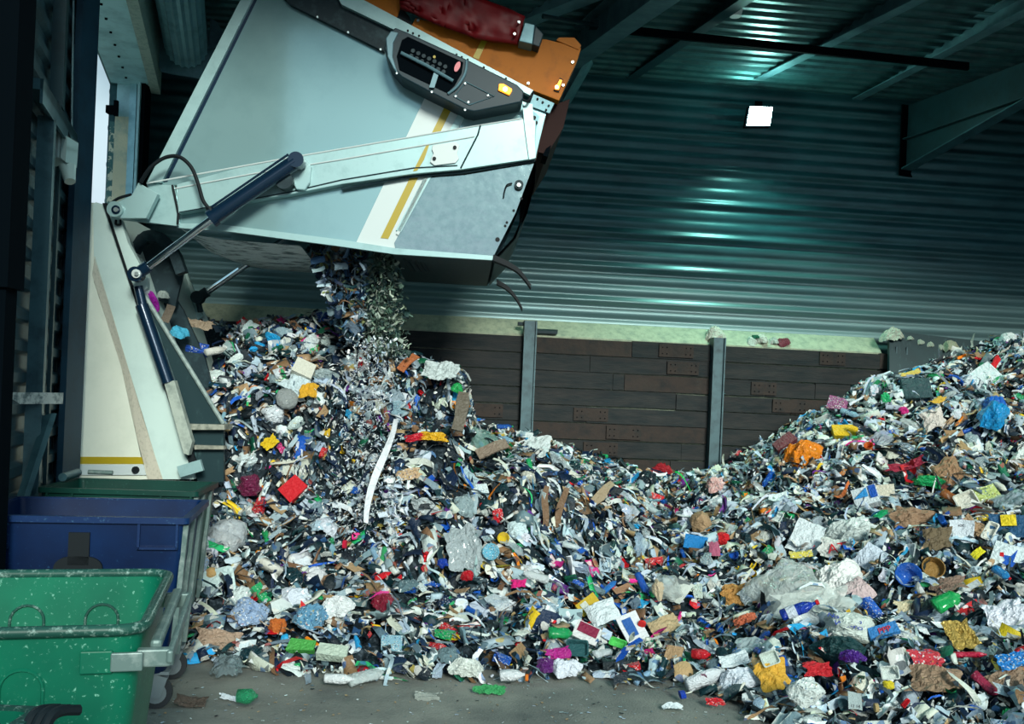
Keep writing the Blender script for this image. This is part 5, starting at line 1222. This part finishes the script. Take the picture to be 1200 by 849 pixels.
hero('plastic_bag', bagL(.7, .5), 266, 795, 38, (.2, .27, .29), 'grey film bag on the floor near the bins', 'bag', 'lit_film', True, lift=.07)
hero('cardboard_piece', ctl(.5, .1), 253, 760, 46, (.42, .3, .22), 'crumpled tan cardboard at the foot of the left slope', 'cardboard', face=.5, lift=.1)
hero('carrier_bag', bagL(.5, .8), 264, 642, 46, (.62, .68, .72), 'big pale translucent bag beside the truck corner', 'bag', 'lit_film', True, lift=.14)
hero('food_tray', s_tray(.7, .08), 252, 693, 50, (.6, .76, .76), 'large pale aqua tray on the lower left slope', 'tray', face=.6, ang=.35, lift=.12)
hero('carrier_bag', bagL(.6, .7), 231, 676, 26, (.45, .58, .78), 'white and blue patterned bag at the left end of the slope', 'bag', 'lit_print', lift=.12, sc=(.8, 1.5, 1))
hero('ball', s_lump(ICO2, .1, 1, 1), 243, 683, 14, (.7, .42, .16), 'small orange yellow ball beside the patterned bag', 'ball', 'lit_gloss', True, lift=.14)
hero('carrier_bag', bagL(.7, .6), 292, 733, 42, (.3, .42, .62), 'blue and white crumpled bag on the lower left slope', 'bag', 'lit_print', lift=.12)
hero('net_bag', bagL(.8, .5), 364, 738, 40, (.12, .3, .46), 'blue net bag left of the white and blue bag', 'bag', 'lit_print', lift=.12)
o = hero('carrier_bag', bagL(.6, .5), 400, 728, 42, (.75, .79, .8), 'white bag with a royal blue stripe on the lower left slope', 'bag', 'lit_gloss', ang=.3, lift=.12, sc=(1, .7, 1))
hero('cloth', bagL(.6, .5), 326, 747, 22, (.6, .16, .03), 'orange cloth in a hollow of the lower left slope', 'cloth', lift=.14)
hero('drink_carton', s_box((.45, .3), .06), 356, 769, 30, (.08, .4, .08), 'bright green packet with white end near the floor', 'packet', ang=-.1, face=.5, lift=.1)
hero('drink_carton', s_box((.45, .3), .05), 392, 776, 34, (.5, .6, .5), 'white carton with a green end near the floor', 'carton', ang=-.1, face=.5, lift=.1)
hero('drink_carton', s_box((.8, .25), .05), 457, 762, 24, (.25, .45, .55), 'square blue and white carton near the floor', 'carton', 'lit_print', ang=.1, face=.7, lift=.1)
hero('plastic_film', bagL(.6, .5), 452, 722, 28, (.22, .01, .03), 'dark red film parcel on the lower left slope', 'film', 'lit_gloss', lift=.12)
hero('plastic_bottle', s_lathe(JUG, 16, .06), 456, 690, 22, (.72, .01, .02), 'bright red plastic bottle on the lower left slope', 'bottle', 'lit_gloss', True, ang=.3, lift=.14, sc=(1, .8, .8))
hero('bottle_lid', s_lathe([(-.2, .5), (.2, .5)], 16, 0), 408, 649, 10, (.65, .01, .05), 'round red lid below the stream of falling waste', 'lid', lift=.14)
hero('food_box', s_box((.8, .4), .06), 345, 580, 26, (.66, .02, .03), 'bright red box on the face of the left mound', 'box', face=.7, ang=.9, lift=.1)
hero('plastic_bag', bagL(.6, .7), 292, 578, 26, (.16, .015, .06), 'dark crimson bag on the face of the left mound', 'bag', 'lit_gloss', lift=.14)
hero('rubber_glove', ctl(.7, .14), 316, 527, 18, (.8, .55, .02), 'yellow glove like rag on the left mound', 'cloth', ang=.8, face=.6, lift=.14)
hero('food_wrapper', ctl(.9, .1), 364, 470, 20, (.78, .42, .03), 'orange yellow wrapper end near the white canister', 'wrapper', face=.6, lift=.16)
hero('carrier_bag', ctl(.8, .08), 350, 458, 32, (.6, .72, .76), 'pale blue wrapping folded behind the orange yellow wrapper', 'wrapping', ang=-.6, face=.6, lift=.12)
hero('canister', s_box((.75, .5), .04), 355, 446, 24, (.72, .72, .62), 'cream square canister on the left mound', 'canister', face=.7, ang=-.3, lift=.18)
hero('plastic_tub', s_lump(ICO4, .12, .6, 1.2), 334, 476, 26, (.3, .33, .33), 'grey rounded tub beneath the pale blue wrapping', 'tub', 'lit_gloss', True, lift=.12)
hero('cardboard_box', brd(.35, .04, .5), 478, 436, 30, (.45, .14, .05), 'curved orange brown cardboard at the top of the mound', 'cardboard', face=.7, ang=1.0, lift=.16, at=P(478, 436, 9.95))
hero('cardboard_piece', brd(.4, .04, .3), 475, 448, 42, (.34, .2, .12), 'tan cardboard flap under the curved orange brown one', 'cardboard', face=.5, ang=.5, at=P(475, 450, 9.9))
hero('cardboard_piece', brd(.35, .05, .1), 547, 490, 54, (.15, .13, .1), 'tall brown board standing at the right edge of the mound', 'cardboard', face=.8, ang=1.5, at=P(541, 486, 9.05))
hero('carrier_bag', ctl(.6, .1), 520, 450, 44, (.56, .64, .64), 'pale grey sheet draped over the right shoulder of the mound', 'sheet', ang=-.3, face=.4, lift=.12)
hero('plastic_bag', bagL(.7, .5), 533, 467, 14, (.02, .4, .1), 'green bag on the right shoulder of the mound', 'bag', 'lit_gloss', lift=.14)
hero('food_wrapper', ctl(.35, .08), 508, 524, 30, (.75, .42, .02), 'orange yellow strip on the right face of the mound', 'wrapper', 'lit_gloss', ang=-.1, lift=.14)
hero('food_wrapper', ctl(.45, .1), 478, 568, 28, (.6, .42, .25), 'white and orange wrapper on the mound face', 'wrapper', 'lit_print', ang=.2, lift=.14)
hero('food_wrapper', ctl(.4, .1), 490, 524, 26, (.6, .02, .04), 'long red wrapper left of the orange yellow strip', 'wrapper', 'lit_gloss', ang=.2, lift=.12)
hero('cardboard_piece', brd(.4, .06, .1), 578, 540, 38, (.26, .2, .15), 'brown board lying on the saddle right of the mound', 'cardboard', ang=.45, face=.3, lift=.14)
hero('carrier_bag', ctl(.9, .1), 563, 525, 36, (.2, .36, .32), 'sheer green film on the saddle right of the mound', 'film', 'lit_film', True, lift=.14)
hero('paper_sheet', ctl(.9, .1), 630, 537, 34, (.62, .7, .7), 'white crumpled sheet on the crest below the first wall post', 'paper', face=.5, lift=.14)
for (x_, y_, lb) in ((637, 600, 'left one of two brown hanging cardboard strips'), (657, 604, 'right one of two brown hanging cardboard strips')):
    hero('cardboard_strip', s_strip(9, .09, .12), x_, y_, 48, (.2, .12, .07), lb, 'cardboard', face=.8, ang=1.45, lift=.14)
hero('plastic_tub', s_cup(20, .5, .42), 590, 637, 14, (.7, .5, .02), 'small round yellow tub on the middle cliff', 'tub', 'lit_gloss', True, face=.95, lift=.16)
hero('paper_sheet', ctl(1.3, .08), 546, 650, 40, (.36, .42, .44), 'large grey plastic sheet hanging on the middle cliff', 'sheet', 'lit_gloss', face=.8, ang=.3, lift=.14)
hero('paper_bowl', s_cup(18, .3, .3), 575, 657, 20, (.15, .45, .6), 'sky blue and white dish on the middle cliff', 'dish', 'lit_print', True, face=.9, lift=.16)
hero('plastic_bag', bagL(.6, .6), 521, 669, 13, (.01, .05, .4), 'small royal blue bag left of the grey sheet', 'bag', 'lit_gloss', lift=.16)
hero('cloth', ctl(.6, .12), 611, 700, 18, (.75, .02, .22), 'bright magenta rag in front of the middle cliff', 'cloth', lift=.16)
hero('plastic_bag', bagL(.7, .6), 551, 685, 14, (.5, .01, .02), 'small dark red bag on the lower middle slope', 'bag', 'lit_gloss', lift=.14)
hero('plastic_bottle', s_lathe(BOT, 14, .1), 714, 702, 24, (.02, .16, .5), 'blue bottle right of the yellow box frame', 'bottle', 'lit_gloss', True, ang=.8, lift=.14)
hero('cardboard_piece', brd(.3, .04, .2), 703, 588, 44, (.36, .28, .18), 'long tan cardboard slanting down from the middle crest', 'cardboard', ang=.9, face=.6, lift=.12)
hero('cloth', bagL(.8, .5), 775, 560, 26, (.35, .01, .02), 'dark red cloth on the crest below the second wall post', 'cloth', lift=.1, sc=(1, .6, 1))
hero('garland', s_strip(12, .05, .6), 805, 577, 36, (.02, .5, .1), 'bright green ribbon on the crest right of the red cloth', 'ribbon', 'lit_gloss', lift=.14)
hero('plastic_bag', bagL(.6, .6), 841, 577, 24, (.75, .45, .42), 'pale red and white bag near the second wall post', 'bag', 'lit_print', lift=.12)
hero('drink_carton', ctl(.8, .04), 845, 600, 26, (.7, .76, .8), 'white printed sheet with blue figures near the second post', 'paper', 'lit_print', face=.7, lift=.14)
# on the ledge
led = lambda px_, py_: BW(px_, py_, -.2)
hero('plastic_bag', bagL(.9, .7), 838, 396, 26, (.62, .66, .56), 'crumpled cream bag lying on the pale ledge', 'bag', at=led(838, 397), sc=(1, .8, 1))
for i_, (x_, y_, w_, c_, l_) in enumerate(((880, 405, 16, (.55, .62, .55), 'pale scrap left of the green one on the ledge'), (885, 399, 10, GD, 'dark green scrap on the ledge'),
        (893, 402, 18, W3, 'cream scrap in the middle of the ledge litter'), (906, 404, 14, (.5, .56, .5), 'grey scrap on the ledge beside the dark red one'), (918, 406, 16, (.2, .04, .06), 'dark red scrap at the right of the ledge litter'),
        (881, 408, 8, YE, 'tiny yellow scrap on the ledge'))):
    hero('litter_scrap', bagL(.9, .6), x_, y_, w_, c_, l_, 'scrap', at=led(x_, y_))
hero('plastic_bag', bagL(.9, .5), 1045, 397, 28, (.5, .54, .44), 'dirty cream rag hooked over the short wall post', 'rag', at=BW(1046, 397, -.42), sc=(1, .8, 1))
for i_, (x_, y_) in enumerate(((1066, 401), (1078, 405), (1090, 408), (1102, 411))):
    hero('litter_scrap', bagL(.8, .5), x_, y_, 10, (.42, .46, .38), 'dirty pale scrap caught along the top of the dark sheet', 'scrap', at=BW(x_, y_, -.42))['group'] = 'scraps along the dark sheet'
hero('plastic_bag', bagL(.8, .6), 1113, 410, 20, (.4, .42, .3), 'brownish bag hanging on the dark wall sheet', 'bag', at=BW(1113, 411, -.45))
hero('plastic_strip', s_strip(8, .08, .3), 1142, 403, 22, (.5, .55, .5), 'pale strip hanging over the dark wall sheet', 'strip', face=.9, ang=1.5, at=BW(1142, 404, -.45))
# inside the truck mouth
hero('plastic_bag', bagL(.5, .6), 178, 358, 26, (.42, .01, .4), 'vivid magenta bag inside the open back of the lorry', 'bag', 'lit_gloss', ang=-1.0, face=.8, at=T(179, 358, .55), sc=(1, .5, 1))
hero('cardboard_piece', brd(.5, .04, .1), 197, 371, 24, (.16, .13, .1), 'brown cardboard flap standing inside the lorry mouth', 'cardboard', face=.9, ang=1.4, at=T(197, 371, .6))
hero('plastic_bag', bagL(.5, .6), 191, 352, 16, (.3, .36, .34), 'grey bag above the cardboard flap in the lorry mouth', 'bag', at=T(191, 352, .65))
hero('plastic_bag', bagL(.3, .8), 208, 398, 24, (.06, .4, .6), 'aqua and orange ball shaped bag by the lorry wing plate', 'bag', at=T(209, 398, .7))
hero('cardboard_piece', ctl(.4, .12), 232, 385, 40, (.36, .28, .2), 'torn brown paper on top of the heap behind the lorry wing', 'paper', at=P(232, 384, 10.3))
hero('food_packet', s_box((.6, .4), .06), 228, 412, 24, (.01, .07, .4), 'blue and white checked packet beside the lorry wing', 'packet', 'lit_print', face=.7, at=P(231, 413, 10.0))
hero('plastic_bottle', s_lathe(JUG, 16, .1), 252, 416, 30, (.68, .68, .62), 'white plastic bottle beside the checked packet', 'bottle', 'lit_gloss', True, ang=.9, at=P(254, 416, 9.95), sc=(1, .6, .7))
hero('ribbon', s_strip(10, .035, .12), 446, 555, 130, (.72, .76, .8), 'long white ribbon falling down the face of the mound', 'ribbon', face=.95, ang=1.5, at=P(446, 552, 8.75))

# ---------------- scattered individuals (a copy of each kind)
HP = np.array([(a, b, c) for a, b, c in heropos])
for kind, (cnt_, (s0, s1), cols_, noun, cat) in KC.items():
    meshes, capf = variants[kind]; made = 0
    for (x, y, z, n) in sample_surface(cnt_*2):
        if made >= cnt_: break
        u, v = proj(x, y, z)
        if v > 845 or u > 1205 or u < 205: continue
        d = np.hypot(HP[:, 0]-u, HP[:, 1]-v)
        if (d < HP[:, 2]*.5+4).any(): continue
        size = random.uniform(s0, s1)*(1.0 if y > 6 else .8); nm, c = random.choice(cols_)
        if kind == 'plastic_bag' and random.random() < .4: nm, c = cols_[0]
        nn = Vector(n)+Vector((random.gauss(0, .2), random.gauss(0, .2)-.15, random.gauss(0, .15)))
        R = frame(nn, random.uniform(0, 2*PI), random.gauss(0, .3), 'X')
        cp = random.choice((RD, BL, W1, GR)) if capf and random.random() < .8 else None
        zn = zone(u, v)
        drop(kind, random.choice(meshes), Vector((x, y, max(z+.03+size*.12, .05))), R, size, jitc(c, .1),
             '%s %s %s' % (nm, noun, zn), cat, '%s %ss %s' % (nm, noun.replace('piece', 'scrap').replace(' of', ''), zn), cap=cp)
        made += 1

# ---------------- waste falling out of the tailgate
pieces = []
def fall(n, f, smin, smax, cols_, vert=.6):
    for _ in range(n):
        pxx, pyy, Y = f(); V, F, kd = random.choice(pool[:52]); s = random.uniform(smin, smax)
        R = np.array((Matrix.Rotation(random.uniform(0, 6.3), 3, 'Z') @ Matrix.Rotation(random.gauss(PI/2, .6), 3, random.choice('XY')) @ Matrix.Rotation(random.uniform(0, 6.3), 3, 'Z')))
        p = P(pxx, pyy, Y); pieces.append(((V*s) @ R.T+np.array(p), F, jitc(random.choice(cols_), .3)))
def clump():
    t = random.random(); y = 286+t*112; c = 396+t*18; w = 42*(1-t*.62)
    if t > .55: w = 26*(1-(t-.55)*1.2)
    return c+random.uniform(-.85, .75)*w, y, 10.0+random.gauss(0, .2)
fall(2000, clump, .05, .15, [DN, DK, DT, (.05, .13, .26), (.12, .22, .34), (.3, .42, .52), (.6, .68, .72), (.4, .55, .62), (.2, .32, .42), BRN, (.1, .16, .18), (.25, .3, .12)])
def column():
    t = random.random()**.9; y = 292+t*125; return 450+random.gauss(0, 1)*(8+2*t)+2*t, y, 9.85+random.gauss(0, .15)
fall(1900, column, .03, .085, [(.06, .12, .09), (.14, .22, .17), (.03, .06, .05), (.3, .38, .3), (.02, .05, .05), (.45, .52, .45)])
def spray():
    t = random.random(); y = 395+t*255; Yd = 9.85-.95*t; return 436-14*t+random.gauss(0, 1)*(16+13*t), y, Yd-random.random()*.35
fall(2700, spray, .012, .05, [W1, W1, W2, (.5, .6, .66), (.8, .85, .9), G1, DN])
def curtain():
    t = random.random(); y = 560+t*85; return 460+random.gauss(0, 1)*7, y, 8.75-random.random()*.2
fall(300, curtain, .03, .09, [W1, W2, (.7, .76, .84)])
merged('falling_waste', pieces, M['lit_attr_plain'], 'stream of dark film and pale shreds falling from the raised tailgate', 'falling waste')
# small crumbs on the bare floor
pieces = []
for _ in range(420):
    pxx = random.uniform(150, 860); pyy = random.uniform(792, 870); p = Fz(pxx, pyy, .006); V, F, kd = random.choice(pool[:36]); s = random.uniform(.008, .03)
    R = np.array(Matrix.Rotation(random.uniform(0, 6), 3, 'Z')); W_ = (V*s) @ R.T; W_[:, 2] = np.abs(W_[:, 2])*.4
    pieces.append((W_+np.array(p), F, jitc(random.choice((W1, G1, G2, TAN, DK, W2)), .2)))
merged('floor_crumbs', pieces, M['lit_attr_plain'], 'fine crumbs of litter scattered over the bare floor', 'litter')

# ================================================================== LIGHT
w = bpy.data.worlds.new('World'); SC.world = w; w.use_nodes = True; nt = w.node_tree
bg = nt.nodes['Background']
tc = N(nt, 'ShaderNodeTexCoord'); sx = N(nt, 'ShaderNodeSeparateXYZ'); nt.links.new(tc.outputs['Generated'], sx.inputs[0])
cr = ramp(nt, [(0, (.12, .15, .16)), (.49, (.2, .25, .26)), (.5, (.60, .62, .80)), (.60, (.55, .70, .80)), (.85, (.38, .68, .78))])
mr = N(nt, 'ShaderNodeMapRange'); mr.inputs['From Min'].default_value = -1; nt.links.new(sx.outputs[2], mr.inputs[0]); nt.links.new(mr.outputs[0], cr.inputs[0])
no = N(nt, 'ShaderNodeTexNoise'); no.inputs['Scale'].default_value = 3.2; no.inputs['Detail'].default_value = 5
nt.links.new(tc.outputs['Generated'], no.inputs[0]); nr = ramp(nt, [(.42, (.42, .5, .55)), (.58, (1.35, 1.35, 1.3))]); nt.links.new(no.outputs[0], nr.inputs[0])
mx = N(nt, 'ShaderNodeMix', data_type='RGBA', blend_type='MULTIPLY'); mx.inputs[0].default_value = 1
nt.links.new(cr.outputs[0], mx.inputs[6]); nt.links.new(nr.outputs[0], mx.inputs[7]); nt.links.new(mx.outputs[2], bg.inputs[0])
bg.inputs[1].default_value = .92
def light(kind, name, loc, rot_to, energy, color, **k):
    l = bpy.data.lights.new(name, kind); l.energy = energy; l.color = color
    for a, b in k.items(): setattr(l, a, b)
    o = bpy.data.objects.new(name, l); COL.objects.link(o); o.location = loc
    o.rotation_euler = (Vector(rot_to)-Vector(loc)).to_track_quat('-Z', 'Y').to_euler(); return o
light('SUN', 'sun', (3.0, -10, 4.7), (0, 0, 0), 3.7, (.95, 1.0, .90), angle=math.radians(16))
fp = cen+WN*.05-up*.02
light('POINT', 'floodlight_beam', fp+WN*.03, fp-up, 38, (.35, 1, .84), shadow_soft_size=.1)

light('SPOT', 'floodlight_spot', fp+WN*.04, fp+WN*.15-up*1.0, 650, (.45, 1, .8), spot_size=math.radians(120), spot_blend=.7, shadow_soft_size=.08)
# ================================================================== CAMERA
cam = bpy.data.cameras.new('camera'); co = bpy.data.objects.new('camera', cam); COL.objects.link(co)
cam.sensor_width = 36; cam.sensor_fit = 'HORIZONTAL'; cam.lens = FOC/1200*36; cam.shift_x = 0; cam.shift_y = 0
# shift: the optical centre sits at (600, 470) in the 1200x849 frame
cam.shift_y = (HY-424.5)/1200
R = Vector((CR, 0, SR)); U = Vector((-SR, 0, CR)); B = Vector((0, -1, 0))
mw = Matrix((R, U, B)).transposed().to_4x4(); mw.translation = O; co.matrix_world = mw
cam.clip_start = .05; cam.clip_end = 200
SC.camera = co
SC.view_settings.view_transform = 'Standard'; SC.view_settings.look = 'None'; SC.view_settings.gamma = 1
SC.view_settings.exposure = 0; SC.view_settings.use_curve_mapping = False
